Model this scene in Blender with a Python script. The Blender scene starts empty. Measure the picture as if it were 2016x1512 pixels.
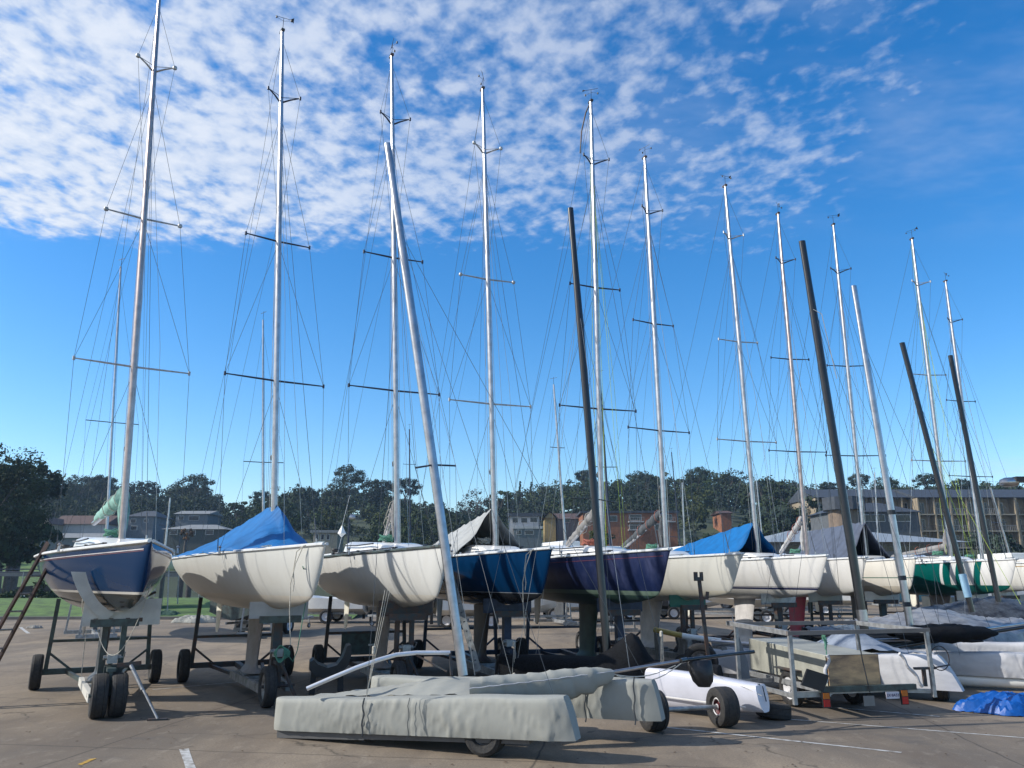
import bpy, math, random
import numpy as np
from mathutils import Vector, Matrix
R = math.radians
rnd = random.Random(7)
scene = bpy.context.scene
COL = scene.collection
# ------------------------------------------------------------ camera
PITCH = math.atan((1136-756)/1514.0)
cd = bpy.data.cameras.new('camera'); cam = bpy.data.objects.new('camera', cd); COL.objects.link(cam)
cd.sensor_width = 36; cd.lens = 1514/2016*36; cd.clip_end = 6000; cd.clip_start = .05
cam.location = (0, 0, 2.0); cam.rotation_euler = (math.pi/2+PITCH, 0, 0)
scene.camera = cam
scene.render.resolution_x = 1024; scene.render.resolution_y = 768
# ------------------------------------------------------------ world
SUN_EL, SUN_AZ = R(34), R(-97)          # azimuth measured clockwise from +Y
w = bpy.data.worlds.new("World"); scene.world = w; w.use_nodes = True
nt = w.node_tree; N = nt.nodes; L = nt.links; N.clear()
def nd(t, **k):
    n = N.new(t)
    for a, b in k.items(): setattr(n, a, b)
    return n
def mth(op, a, b=None, c=None, clamp=False):
    n = nd('ShaderNodeMath', operation=op); n.use_clamp = clamp
    for i, v in enumerate((a, b, c)):
        if v is None: continue
        if isinstance(v, (int, float)): n.inputs[i].default_value = v
        else: L.new(v, n.inputs[i])
    return n.outputs[0]
def sstep(v, a, b):
    n = nd('ShaderNodeMapRange', interpolation_type='SMOOTHSTEP'); L.new(v, n.inputs[0])
    n.inputs[1].default_value = a; n.inputs[2].default_value = b
    return n.outputs[0]
tc = nd('ShaderNodeTexCoord')
sky = nd('ShaderNodeTexSky', sky_type='NISHITA'); sky.sun_disc = False
sky.sun_elevation = SUN_EL; sky.sun_rotation = SUN_AZ; sky.air_density = 1.0; sky.dust_density = .3; sky.ozone_density = 2.5
hs = nd('ShaderNodeHueSaturation'); hs.inputs['Saturation'].default_value = 1.40; hs.inputs['Value'].default_value = 1.58; hs.inputs['Hue'].default_value = .503
L.new(sky.outputs[0], hs.inputs['Color'])
sep = nd('ShaderNodeSeparateXYZ'); L.new(tc.outputs['Generated'], sep.inputs[0])
zz = mth('MAXIMUM', sep.outputs[2], .03)
px = mth('DIVIDE', sep.outputs[0], zz); py = mth('DIVIDE', sep.outputs[1], zz)
cmb = nd('ShaderNodeCombineXYZ'); L.new(px, cmb.inputs[0]); L.new(py, cmb.inputs[1])
def noise(scale, det, rough, vec=None, dist=0, off=(0,0,0), sc=(1,1,1), rot=0):
    mp = nd('ShaderNodeMapping'); L.new(vec or cmb.outputs[0], mp.inputs[0]); mp.inputs[1].default_value = off
    mp.inputs[3].default_value = sc; mp.inputs[2].default_value = (0, 0, rot)
    n = nd('ShaderNodeTexNoise'); L.new(mp.outputs[0], n.inputs['Vector']); n.inputs['Scale'].default_value = scale
    n.inputs['Detail'].default_value = det; n.inputs['Roughness'].default_value = rough; n.inputs['Distortion'].default_value = dist
    return n.outputs[0]
big = noise(1.1, 3, .5, off=(3.1, 1.7, 0))
mid = noise(7.0, 4, .55, off=(.4, 2.2, 0), dist=.2)
fine = noise(19, 4, .52, off=(5, 1, 0), sc=(1, .85, 1), rot=.6, dist=.1)
# edges of the cloud field (px = X/Z, py = Y/Z)
e1 = mth('ADD', mth('MULTIPLY', mth('SUBTRACT', big, .5), 1.6), px)
e1 = mth('ADD', e1, mth('MULTIPLY', mth('SUBTRACT', mid, .5), .5))
right = mth('SUBTRACT', 1.0, sstep(e1, .38, 1.12))
e2 = mth('ADD', py, mth('MULTIPLY', mth('SUBTRACT', mid, .5), .55))
e2 = mth('ADD', e2, mth('MULTIPLY', px, -.10))
far = mth('SUBTRACT', 1.0, sstep(e2, 2.02, 2.38))
cover = mth('MULTIPLY', right, far)
leftw = mth('SUBTRACT', 1.0, sstep(px, -1.1, .5))      # denser to the left
tex = mth('ADD', mth('MULTIPLY', mid, .42), mth('MULTIPLY', fine, .58))
thr = mth('SUBTRACT', .50, mth('MULTIPLY', leftw, .14))
thr = mth('ADD', thr, mth('MULTIPLY', mth('SUBTRACT', 1.0, cover), .22))
thr = mth('ADD', thr, mth('MULTIPLY', mth('SUBTRACT', noise(2.4, 3, .5, off=(6, 3, 0)), .5), .35))
dens = mth('SUBTRACT', tex, thr)
dens = sstep(dens, -.12, .17)
dens = mth('MULTIPLY', dens, sstep(cover, .0, .35))
veil = mth('MULTIPLY', sstep(noise(1.6, 5, .62, off=(9, 4, 0), sc=(.8, 1.4, 1), rot=-.6), .42, .75), .22)
veil = mth('MULTIPLY', veil, mth('SUBTRACT', 1.0, sstep(py, 1.7, 2.3)))
low = sstep(noise(.8, 4, .6, off=(1, 8, 0), sc=(.5, .5, 1)), .4, .7)     # pale bank low over the right horizon
lowm = mth('MULTIPLY', mth('MULTIPLY', low, sstep(px, 2, 6)), mth('SUBTRACT', 1.0, sstep(sep.outputs[2], .11, .19)))
alpha = mth('MAXIMUM', mth('MULTIPLY', dens, mth('ADD', .46, mth('MULTIPLY', leftw, .50))), veil)
alpha = mth('MAXIMUM', alpha, mth('MULTIPLY', lowm, .4), clamp=True)
cr = nd('ShaderNodeValToRGB'); L.new(mth('ADD', mth('MULTIPLY', fine, .6), mth('MULTIPLY', mid, .4)), cr.inputs[0])
cr.color_ramp.elements[0].position = .38; cr.color_ramp.elements[0].color = (4.4, 5.3, 6.9, 1)
cr.color_ramp.elements[1].position = .62; cr.color_ramp.elements[1].color = (6.6, 7.0, 7.7, 1)
mx = nd('ShaderNodeMix', data_type='RGBA'); L.new(alpha, mx.inputs[0]); L.new(hs.outputs[0], mx.inputs[6]); L.new(cr.outputs[0], mx.inputs[7])
bg = nd('ShaderNodeBackground'); bg.inputs[1].default_value = .12; L.new(mx.outputs[2], bg.inputs[0])
wo = nd('ShaderNodeOutputWorld'); L.new(bg.outputs[0], wo.inputs[0])
# ------------------------------------------------------------ sun
sl = bpy.data.lights.new('sun', 'SUN'); sl.energy = 5.0; sl.angle = R(.5); sl.color = (1, .95, .88)
so = bpy.data.objects.new('sun', sl); COL.objects.link(so)
sd = Vector((math.sin(SUN_AZ)*math.cos(SUN_EL), math.cos(SUN_AZ)*math.cos(SUN_EL), math.sin(SUN_EL)))
so.rotation_euler = sd.to_track_quat('Z', 'Y').to_euler(); so.location = (-30, 0, 30)
vs = scene.view_settings; vs.view_transform = 'Standard'; vs.look = 'None'; vs.exposure = 0.1; vs.gamma = 1

# ------------------------------------------------------------ helpers
F = 1514.0; CP, SP = math.cos(PITCH), math.sin(PITCH)
def ray(x, y):
    u = x-1008; v = 756-y; fy = F*CP-v*SP
    return u/fy, (F*SP+v*CP)/fy
def at(x, y, D):
    a, b = ray(x, y); return Vector((a*D, D, 2+b*D))
def gnd(x, y, z=0.0):
    a, b = ray(x, y); D = (z-2)/b; return Vector((a*D, D, z))
def proj(p):
    z = p[2]-2; d = p[1]*CP+z*SP; v = -p[1]*SP+z*CP
    return 1008+F*p[0]/d, 756-F*v/d
class MB:
    def __init__(s): s.v = []; s.f = []; s.m = []
    def add(s, vs, fs, mi=0):
        o = len(s.v); s.v += [tuple(p) for p in vs]; s.f += [tuple(i+o for i in q) for q in fs]; s.m += [mi]*len(fs); return s
    def obox(s, c, ax, ay, az, mi=0):       # centre + half axes
        c = Vector(c); ax = Vector(ax); ay = Vector(ay); az = Vector(az)
        vs = [c+sx*ax+sy*ay+sz*az for sz in (-1, 1) for sy in (-1, 1) for sx in (-1, 1)]
        return s.add(vs, [(0, 2, 3, 1), (4, 5, 7, 6), (0, 1, 5, 4), (2, 6, 7, 3), (0, 4, 6, 2), (1, 3, 7, 5)], mi)
    def box(s, x0, y0, z0, x1, y1, z1, mi=0):
        return s.obox(((x0+x1)/2, (y0+y1)/2, (z0+z1)/2), ((x1-x0)/2, 0, 0), (0, (y1-y0)/2, 0), (0, 0, (z1-z0)/2), mi)
    def beam(s, p0, p1, w, h=None, mi=0, up=(0, 0, 1)):
        h = h or w; p0 = Vector(p0); p1 = Vector(p1); d = p1-p0; Lh = d.length/2
        if Lh < 1e-6: return s
        d.normalize(); up = Vector(up)
        if abs(d.dot(up)) > .98: up = Vector((0, 1, 0)) if abs(d.y) < .9 else Vector((1, 0, 0))
        a = d.cross(up).normalized(); b = a.cross(d).normalized()
        return s.obox((p0+p1)/2, d*Lh, a*w/2, b*h/2, mi)
    def tube(s, pts, r, seg=8, mi=0, cap=True, sq=1.0):
        pts = [Vector(p) for p in pts]; n = len(pts)
        rr = r if isinstance(r, (list, tuple)) else [r]*n
        vs = []; pa = None
        for i, p in enumerate(pts):
            d = (pts[min(i+1, n-1)]-pts[max(i-1, 0)]); d.normalize()
            if pa is None:
                up = Vector((0, 1, 0)) if abs(d.z) > .7 else Vector((0, 0, 1)); a = d.cross(up).normalized()
            else: a = (pa-d*pa.dot(d)).normalized()
            pa = a; b = d.cross(a).normalized()
            for k in range(seg):
                t = 2*math.pi*(k+.5)/seg; vs.append(p+a*math.cos(t)*rr[i]*sq+b*math.sin(t)*rr[i])
        fs = [(i*seg+k, i*seg+(k+1) % seg, (i+1)*seg+(k+1) % seg, (i+1)*seg+k) for i in range(n-1) for k in range(seg)]
        if cap: fs += [tuple(range(seg-1, -1, -1)), tuple((n-1)*seg+k for k in range(seg))]
        return s.add(vs, fs, mi)
    def lathe(s, c, ax, prof, seg=20, mi=0):   # prof = [(along, radius)]
        c = Vector(c); d = Vector(ax).normalized(); up = Vector((0, 0, 1)) if abs(d.z) < .9 else Vector((1, 0, 0))
        a = d.cross(up).normalized(); b = d.cross(a)
        vs = [c+d*t+(a*math.cos(2*math.pi*k/seg)+b*math.sin(2*math.pi*k/seg))*r for t, r in prof for k in range(seg)]
        n = len(prof)
        fs = [(i*seg+k, i*seg+(k+1) % seg, (i+1)*seg+(k+1) % seg, (i+1)*seg+k) for i in range(n-1) for k in range(seg)]
        return s.add(vs, fs, mi)
    def grid(s, rows, mi=0, closed=False):
        n = len(rows); m = len(rows[0]); vs = [p for r in rows for p in r]
        fs = [(i*m+j, i*m+(j+1) % m, (i+1)*m+(j+1) % m, (i+1)*m+j) for i in range(n-1) for j in range(m if closed else m-1)]
        return s.add(vs, fs, mi)
    def prism(s, poly, th, mi=0):            # poly: list of 3D points, th: Vector extrusion
        n = len(poly); th = Vector(th); a = [Vector(p) for p in poly]; vs = a+[p+th for p in a]
        fs = [tuple(range(n-1, -1, -1)), tuple(range(n, 2*n))]+[(i, (i+1) % n, n+(i+1) % n, n+i) for i in range(n)]
        return s.add(vs, fs, mi)
    def build(s, name, mats, parent=None, smooth=False, bevel=0):
        me = bpy.data.meshes.new(name); me.from_pydata(s.v, [], s.f)
        for m_ in (mats if isinstance(mats, (list, tuple)) else [mats]): me.materials.append(m_)
        me.polygons.foreach_set('material_index', s.m)
        if smooth:
            me.polygons.foreach_set('use_smooth', [True]*len(s.f))
            try: me.set_sharp_from_angle(angle=R(smooth if smooth is not True else 40))
            except Exception: pass
        me.update()
        o = bpy.data.objects.new(name, me); COL.objects.link(o)
        if parent is not None: o.parent = parent
        if bevel:
            b = o.modifiers.new('bevel', 'BEVEL'); b.width = bevel; b.segments = 2; b.limit_method = 'ANGLE'
        return o
def tag(o, label=None, cat=None, group=None, kind=None):
    if label: o['label'] = label
    if cat: o['category'] = cat
    if group: o['group'] = group
    if kind: o['kind'] = kind
    return o
def empty(name, loc, rz=0, label=None, cat=None, group=None):
    o = bpy.data.objects.new(name, None); COL.objects.link(o); o.location = loc; o.rotation_euler = (0, 0, rz); o.empty_display_size = .2
    return tag(o, label, cat, group)
def lerp_tab(t, tab):
    if t <= tab[0][0]: return tab[0][1]
    for (a, va), (b, vb) in zip(tab, tab[1:]):
        if t <= b: return va+(vb-va)*(t-a)/(b-a)
    return tab[-1][1]
def smooth_tab(t, tab):                     # monotone-ish cubic
    xs = [a for a, _ in tab]; ys = [b for _, b in tab]
    if t <= xs[0]: return ys[0]
    if t >= xs[-1]: return ys[-1]
    i = max(k for k in range(len(xs)) if xs[k] <= t); i = min(i, len(xs)-2)
    def sl_(k):
        if k == 0: return (ys[1]-ys[0])/(xs[1]-xs[0])
        if k == len(xs)-1: return (ys[-1]-ys[-2])/(xs[-1]-xs[-2])
        a = (ys[k]-ys[k-1])/(xs[k]-xs[k-1]); b = (ys[k+1]-ys[k])/(xs[k+1]-xs[k])
        return 0 if a*b <= 0 else 2*a*b/(a+b)
    h = xs[i+1]-xs[i]; u = (t-xs[i])/h; m0, m1 = sl_(i)*h, sl_(i+1)*h
    return (2*u**3-3*u*u+1)*ys[i]+(u**3-2*u*u+u)*m0+(-2*u**3+3*u*u)*ys[i+1]+(u**3-u*u)*m1
# ------------------------------------------------------------ materials
MATS = {}
def mat(name, col, rough=.6, metal=0, var=.12, vscale=3.0, bump=0, bscale=20, coat=0, spec=.5, col2=None, det=4, stretch=(1, 1, 1)):
    if name in MATS: return MATS[name]
    m = bpy.data.materials.new(name); m.use_nodes = True; t = m.node_tree; b = t.nodes['Principled BSDF']
    b.inputs['Roughness'].default_value = rough; b.inputs['Metallic'].default_value = metal
    b.inputs['Coat Weight'].default_value = coat; b.inputs['Coat Roughness'].default_value = .08; b.inputs['Specular IOR Level'].default_value = spec
    tc = t.nodes.new('ShaderNodeTexCoord'); mp = t.nodes.new('ShaderNodeMapping'); t.links.new(tc.outputs['Object'], mp.inputs[0]); mp.inputs[3].default_value = stretch
    n = t.nodes.new('ShaderNodeTexNoise'); n.inputs['Scale'].default_value = vscale; n.inputs['Detail'].default_value = det; n.inputs['Roughness'].default_value = .6
    t.links.new(mp.outputs[0], n.inputs['Vector'])
    cr = t.nodes.new('ShaderNodeValToRGB'); t.links.new(n.outputs[0], cr.inputs[0])
    c2 = col2 or tuple(c*(1-var*2) for c in col)
    cr.color_ramp.elements[0].position = .35; cr.color_ramp.elements[0].color = (*c2, 1)
    cr.color_ramp.elements[1].position = .6; cr.color_ramp.elements[1].color = (*col, 1)
    t.links.new(cr.outputs[0], b.inputs['Base Color'])
    if bump:
        n2 = t.nodes.new('ShaderNodeTexNoise'); n2.inputs['Scale'].default_value = bscale; n2.inputs['Detail'].default_value = 5
        t.links.new(mp.outputs[0], n2.inputs['Vector'])
        bp = t.nodes.new('ShaderNodeBump'); bp.inputs['Strength'].default_value = bump; bp.inputs['Distance'].default_value = .02
        t.links.new(n2.outputs[0], bp.inputs['Height']); t.links.new(bp.outputs[0], b.inputs['Normal'])
    MATS[name] = m; return m
ALU = mat('aluminium', (.50, .50, .51), .32, 1, .12, 6, coat=0)
ALU2 = mat('aluminium_warm', (.50, .42, .39), .35, 1, .12, 6)
GALV = mat('galvanised_steel', (.42, .43, .43), .5, .6, .2, 9, bump=.1)
CARBON = mat('carbon_black', (.015, .016, .018), .3, 0, .2, 8, coat=.4)
WIRE = mat('wire', (.10, .11, .12), .45, .5, .1)
WIRE_L = mat('wire_light', (.45, .45, .43), .4, .6, .1)
ROPE = mat('rope_cream', (.55, .52, .44), .9, 0, .2, 40)
ROPE_G = mat('rope_green', (.10, .28, .20), .9, 0, .2, 40)
ROPE_R = mat('rope_red', (.40, .14, .10), .9, 0, .2, 40)
ROPE_Y = mat('rope_lime', (.50, .65, .10), .9, 0, .2, 40)
STEEL_D = mat('steel_dark', (.045, .055, .06), .6, .3, .3, 8, bump=.15, col2=(.09, .05, .035))
STEEL_G = mat('steel_green', (.07, .10, .095), .55, .3, .25, 8, bump=.1, col2=(.05, .05, .045))
STEEL_W = mat('steel_cream', (.60, .585, .53), .5, 0, .1, 3, bump=.1)
STEEL_N = mat('steel_navy', (.03, .045, .08), .5, .3, .2, 8, bump=.1)
TYRE = mat('tyre', (.018, .018, .019), .8, 0, .3, 25, bump=.3, bscale=60, col2=(.035, .033, .03))
RIM = mat('rim_grey', (.25, .25, .25), .5, .6, .3, 10)
RIM_W = mat('rim_white', (.65, .65, .66), .45, 0, .1)
RIM_R = mat('rim_red', (.10, .02, .025), .5, 0, .2)
GRP = mat('gelcoat_white', (.74, .73, .69), .3, 0, .05, 2, coat=.3)
DECK = mat('deck_white', (.66, .67, .66), .5, 0, .07, 5)
BLACKP = mat('black_plastic', (.02, .02, .022), .5, 0, .2)
NET = mat('black_net', (.010, .011, .013), .9, 0, .3, 40, bump=.4, bscale=50, spec=.15)
TARP_B = mat('tarp_blue', (.0005, .125, .36), .65, 0, .12, 4, bump=.25, bscale=7, stretch=(1, 1, .5), spec=.25)
TARP_G = mat('tarp_grey', (.34, .35, .34), .75, 0, .12, 3, bump=.3, bscale=6)
TARP_DK = mat('tarp_slate', (.075, .095, .14), .75, 0, .15, 3, bump=.3, bscale=6)
CANVAS = mat('canvas_grey_green', (.30, .305, .275), .8, 0, .06, .9, bump=.10, bscale=12, stretch=(1.6, 1.6, 1))
CANVAS2 = mat('canvas_pale', (.52, .52, .53), .8, 0, .10, 1.6, bump=.25, bscale=5, stretch=(.8, 1, 2.4))
SILVER = mat('tarp_silver', (.34, .34, .34), .42, .25, .3, 3, bump=.7, bscale=6, col2=(.17, .17, .175), stretch=(1, 2.5, 1))
SEAM = mat('seam_dark', (.04, .05, .06), .9)
WOOD = mat('plywood', (.58, .38, .20), .6, 0, .2, 2, bump=.1, col2=(.19, .13, .085), stretch=(1, 1, 3))
WOOD_G = mat('grey_timber', (.27, .26, .24), .8, 0, .3, 8, bump=.3, col2=(.15, .14, .12))
PLY_G = mat('painted_ply_grey', (.33, .33, .28), .55, 0, .12, 3, bump=.08)
LADDER = mat('ladder_brown', (.13, .08, .06), .6, .2, .2, 8)
RED = mat('red_paint', (.33, .05, .06), .5, 0, .25, 5, bump=.1, col2=(.25, .08, .09))
GLASS = mat('window_glass', (.02, .03, .04), .08, 0, .1, coat=.5)
def hull_mat(name, bands, rough=.3, spec=.28, mottled=0, mott_col=(.5, .5, .6), xband=None, dirt=.05):
    # bands: list of (z_from, colour), bottom first, in metres above ground of the hull's own frame
    m = bpy.data.materials.new(name); m.use_nodes = True; t = m.node_tree; b = t.nodes['Principled BSDF']; n = t.nodes.new; l = t.links.new
    b.inputs['Roughness'].default_value = rough; b.inputs['Specular IOR Level'].default_value = spec; b.inputs['Coat Weight'].default_value = .08 if spec > .2 else 0; b.inputs['Coat Roughness'].default_value = .1
    tc = n('ShaderNodeTexCoord'); sp = n('ShaderNodeSeparateXYZ'); l(tc.outputs['Object'], sp.inputs[0])
    dv = n('ShaderNodeMath'); dv.operation = 'DIVIDE'; l(sp.outputs[2], dv.inputs[0]); dv.inputs[1].default_value = 3.0
    cr = n('ShaderNodeValToRGB'); cr.color_ramp.interpolation = 'CONSTANT'; l(dv.outputs[0], cr.inputs[0])
    while len(cr.color_ramp.elements) < len(bands): cr.color_ramp.elements.new(.5)
    for e, (z, c) in zip(cr.color_ramp.elements, bands): e.position = z/3.0; e.color = (*c, 1)
    out = cr.outputs[0]
    if xband:                                # stripes along the hull: (colour, [(x0,x1),...], zmin)
        c, iv, zmin = xband
        acc = None
        for x0, x1 in iv:
            xs = n('ShaderNodeMath'); xs.operation = 'MULTIPLY_ADD'; l(sp.outputs[2], xs.inputs[0]); xs.inputs[1].default_value = -.45; l(sp.outputs[0], xs.inputs[2])
            a = n('ShaderNodeMath'); a.operation = 'GREATER_THAN'; l(xs.outputs[0], a.inputs[0]); a.inputs[1].default_value = x0-.9
            c_ = n('ShaderNodeMath'); c_.operation = 'LESS_THAN'; l(xs.outputs[0], c_.inputs[0]); c_.inputs[1].default_value = x1-.9
            q = n('ShaderNodeMath'); q.operation = 'MULTIPLY'; l(a.outputs[0], q.inputs[0]); l(c_.outputs[0], q.inputs[1])
            if acc is None: acc = q.outputs[0]
            else:
                mx_ = n('ShaderNodeMath'); mx_.operation = 'MAXIMUM'; l(acc, mx_.inputs[0]); l(q.outputs[0], mx_.inputs[1]); acc = mx_.outputs[0]
        g = n('ShaderNodeMath'); g.operation = 'GREATER_THAN'; l(sp.outputs[2], g.inputs[0]); g.inputs[1].default_value = zmin
        q = n('ShaderNodeMath'); q.operation = 'MULTIPLY'; l(acc, q.inputs[0]); l(g.outputs[0], q.inputs[1])
        mx_ = n('ShaderNodeMix'); mx_.data_type = 'RGBA'; l(q.outputs[0], mx_.inputs[0]); l(out, mx_.inputs[6]); mx_.inputs[7].default_value = (*c, 1); out = mx_.outputs[2]
    ns = n('ShaderNodeTexNoise'); mp = n('ShaderNodeMapping'); l(tc.outputs['Object'], mp.inputs[0]); mp.inputs[3].default_value = (1, 1, .6); l(mp.outputs[0], ns.inputs['Vector'])
    ns.inputs['Scale'].default_value = 2.6; ns.inputs['Detail'].default_value = 6; ns.inputs['Roughness'].default_value = .65
    if mottled:
        r2 = n('ShaderNodeMapRange'); l(ns.outputs[0], r2.inputs[0]); r2.inputs[1].default_value = .45; r2.inputs[2].default_value = .75; r2.inputs[4].default_value = mottled
        mx_ = n('ShaderNodeMix'); mx_.data_type = 'RGBA'; l(r2.outputs[0], mx_.inputs[0]); l(out, mx_.inputs[6]); mx_.inputs[7].default_value = (*mott_col, 1); out = mx_.outputs[2]
    # dirt streaks
    ns2 = n('ShaderNodeTexNoise'); mp2 = n('ShaderNodeMapping'); l(tc.outputs['Object'], mp2.inputs[0]); mp2.inputs[3].default_value = (4, 4, .35); l(mp2.outputs[0], ns2.inputs['Vector'])
    ns2.inputs['Scale'].default_value = 2.2; ns2.inputs['Detail'].default_value = 5
    r3 = n('ShaderNodeMapRange'); l(ns2.outputs[0], r3.inputs[0]); r3.inputs[1].default_value = .45; r3.inputs[2].default_value = .8; r3.inputs[3].default_value = 0; r3.inputs[4].default_value = dirt*3
    mx3 = n('ShaderNodeMix'); mx3.data_type = 'RGBA'; mx3.blend_type = 'MULTIPLY'; l(r3.outputs[0], mx3.inputs[0]); l(out, mx3.inputs[6]); mx3.inputs[7].default_value = (.62, .56, .46, 1)
    l(mx3.outputs[2], b.inputs['Base Color'])
    rr = n('ShaderNodeMapRange'); l(ns.outputs[0], rr.inputs[0]); rr.inputs[3].default_value = max(.05, rough-.06); rr.inputs[4].default_value = rough*1.5; l(rr.outputs[0], b.inputs['Roughness'])
    return m

exec_parts = []
# ------------------------------------------------------------ ground and terrain
def ground_mat():
    m = bpy.data.materials.new('concrete_yard'); m.use_nodes = True; t = m.node_tree; b = t.nodes['Principled BSDF']; n = t.nodes.new; l = t.links.new
    b.inputs['Roughness'].default_value = .85; b.inputs['Specular IOR Level'].default_value = .25
    tc = n('ShaderNodeTexCoord')
    def no(sc, det, ro, st=(1, 1, 1), dist=0, off=(0, 0, 0)):
        mp = n('ShaderNodeMapping'); l(tc.outputs['Object'], mp.inputs[0]); mp.inputs[3].default_value = st; mp.inputs[1].default_value = off
        a = n('ShaderNodeTexNoise'); l(mp.outputs[0], a.inputs['Vector']); a.inputs['Scale'].default_value = sc; a.inputs['Detail'].default_value = det; a.inputs['Roughness'].default_value = ro; a.inputs['Distortion'].default_value = dist
        return a.outputs[0]
    def mr(v, a, b_, c=0, d=1):
        r = n('ShaderNodeMapRange'); l(v, r.inputs[0]); r.inputs[1].default_value = a; r.inputs[2].default_value = b_; r.inputs[3].default_value = c; r.inputs[4].default_value = d; return r.outputs[0]
    def mixc(f, a, b_, mode='MIX'):
        x = n('ShaderNodeMix'); x.data_type = 'RGBA'; x.blend_type = mode; l(f, x.inputs[0])
        for i, v in ((6, a), (7, b_)):
            if isinstance(v, tuple): x.inputs[i].default_value = (*v, 1)
            else: l(v, x.inputs[i])
        return x.outputs[2]
    c = mixc(mr(no(.22, 5, .6, (1, .6, 1)), .38, .62), (.15, .125, .098), (.33, .26, .18))
    c = mixc(mr(no(.9, 6, .65, (1, .35, 1), .6, (4, 3, 0)), .46, .70, 0, .75), c, (.13, .10, .075))
    c = mixc(mr(no(1.1, 4, .6, (.6, 1.1, 1), .3, (14, 8, 0)), .60, .70, 0, .5), c, (.09, .085, .08))
    c = mixc(mr(no(38, 4, .75), .42, .62, 0, .5), c, (.11, .095, .08))
    c = mixc(mr(no(60, 2, .5, off=(3, 3, 3)), .68, .74, 0, .4), c, (.55, .52, .48))
    vo = n('ShaderNodeTexVoronoi'); vo.feature = 'DISTANCE_TO_EDGE'; vo.inputs['Scale'].default_value = .33
    nzc = n('ShaderNodeTexNoise'); l(tc.outputs['Object'], nzc.inputs['Vector']); nzc.inputs['Scale'].default_value = 1.6; nzc.inputs['Detail'].default_value = 6
    vv = n('ShaderNodeVectorMath'); vv.operation = 'MULTIPLY_ADD'; l(nzc.outputs['Color'], vv.inputs[0]); vv.inputs[1].default_value = (.9, .9, 0); l(tc.outputs['Object'], vv.inputs[2]); l(vv.outputs[0], vo.inputs['Vector'])
    ck = n('ShaderNodeMath'); ck.operation = 'MULTIPLY'; l(mr(vo.outputs['Distance'], .0, .006, .75, 0), ck.inputs[0]); l(mr(no(.35, 2, .5, off=(7, 1, 0)), .48, .58), ck.inputs[1])
    c = mixc(ck.outputs[0], c, (.04, .035, .03))
    c = mixc(mr(no(5, 5, .7, (1, .5, 1), .4, (9, 9, 0)), .55, .75, 0, .38), c, (.36, .31, .24))
    c = mixc(mr(no(2.2, 3, .5, off=(2, 11, 0)), .70, .74, 0, .55), c, (.06, .055, .05))
    # slab joints
    mp = n('ShaderNodeMapping'); l(tc.outputs['Object'], mp.inputs[0]); mp.inputs[2].default_value = (0, 0, R(8)); 
    nz = n('ShaderNodeTexNoise'); l(tc.outputs['Object'], nz.inputs['Vector']); nz.inputs['Scale'].default_value = 1.2; nz.inputs['Detail'].default_value = 4
    av = n('ShaderNodeVectorMath'); av.operation = 'MULTIPLY_ADD'; l(nz.outputs['Color'], av.inputs[0]); av.inputs[1].default_value = (.10, .10, 0); l(mp.outputs[0], av.inputs[2])
    sp = n('ShaderNodeSeparateXYZ'); l(av.outputs[0], sp.inputs[0])
    js = []
    for i, (per, off) in enumerate(((5.3, 1.0), (3.4, .85))):
        a = n('ShaderNodeMath'); a.operation = 'ADD'; l(sp.outputs[i], a.inputs[0]); a.inputs[1].default_value = off+100*per
        p = n('ShaderNodeMath'); p.operation = 'PINGPONG'; l(a.outputs[0], p.inputs[0]); p.inputs[1].default_value = per/2
        js.append(mr(p.outputs[0], .0, .022, 1, 0))
    mxm = n('ShaderNodeMath'); mxm.operation = 'MAXIMUM'; l(js[0], mxm.inputs[0]); l(js[1], mxm.inputs[1])
    fj = n('ShaderNodeMath'); fj.operation = 'MULTIPLY'; l(mxm.outputs[0], fj.inputs[0]); fj.inputs[1].default_value = .8
    c = mixc(fj.outputs[0], c, (.045, .04, .035))
    l(c, b.inputs['Base Color'])
    bp = n('ShaderNodeBump'); bp.inputs['Strength'].default_value = .35; bp.inputs['Distance'].default_value = .01; l(no(45, 5, .7), bp.inputs['Height']); l(bp.outputs[0], b.inputs['Normal'])
    return m
GROUND = ground_mat()
m = MB(); m.box(-120, -30, -1.2, 160, 66, 0); m.box(-220, -30, -1.3, -120, 41, -.01)
tag(m.build('yard_ground', GROUND), 'concrete hard stand of the boat yard with stains and slab joints', kind='structure')
PAINT = mat('worn_white_paint', (.52, .52, .50), .7, 0, .3, 9, col2=(.22, .20, .17), det=6)
PAINT_Y = mat('worn_yellow_paint', (.55, .33, .05), .7, 0, .3, 12)
for i, (a, b_, wd, mt) in enumerate([((1310, 1432), (1775, 1482), .06, PAINT), ((1500, 1412), (2016, 1453), .05, PAINT), ((362, 1475), (378, 1520), .10, PAINT), ((165, 1500), (176, 1500), .30, PAINT_Y), ((300, 1358), (520, 1338), .05, PAINT), ((40, 1235), (56, 1247), .12, PAINT), ((1560, 1386), (1850, 1411), .05, PAINT)]):
    p, q = gnd(*a), gnd(*b_); d = (q-p).normalized(); s_ = Vector((-d.y, d.x, 0))*wd/2
    m = MB(); nseg = max(1, int((q-p).length/.4)); rows = []
    for k in range(nseg+1):
        c = p+(q-p)*k/nseg; j = rnd.uniform(.85, 1.1); rows.append([c-s_*j+Vector((0, 0, .004+.0*i)), c+s_*j+Vector((0, 0, .004))])
    m.grid(rows); tag(m.build('yellow_mark' if mt is PAINT_Y else 'white_line', mt), 'worn paint marking on the concrete', kind='structure')
WATER = bpy.data.materials.new('bay_water'); WATER.use_nodes = True
b = WATER.node_tree.nodes['Principled BSDF']; b.inputs['Base Color'].default_value = (.02, .07, .11, 1); b.inputs['Roughness'].default_value = .12
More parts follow.
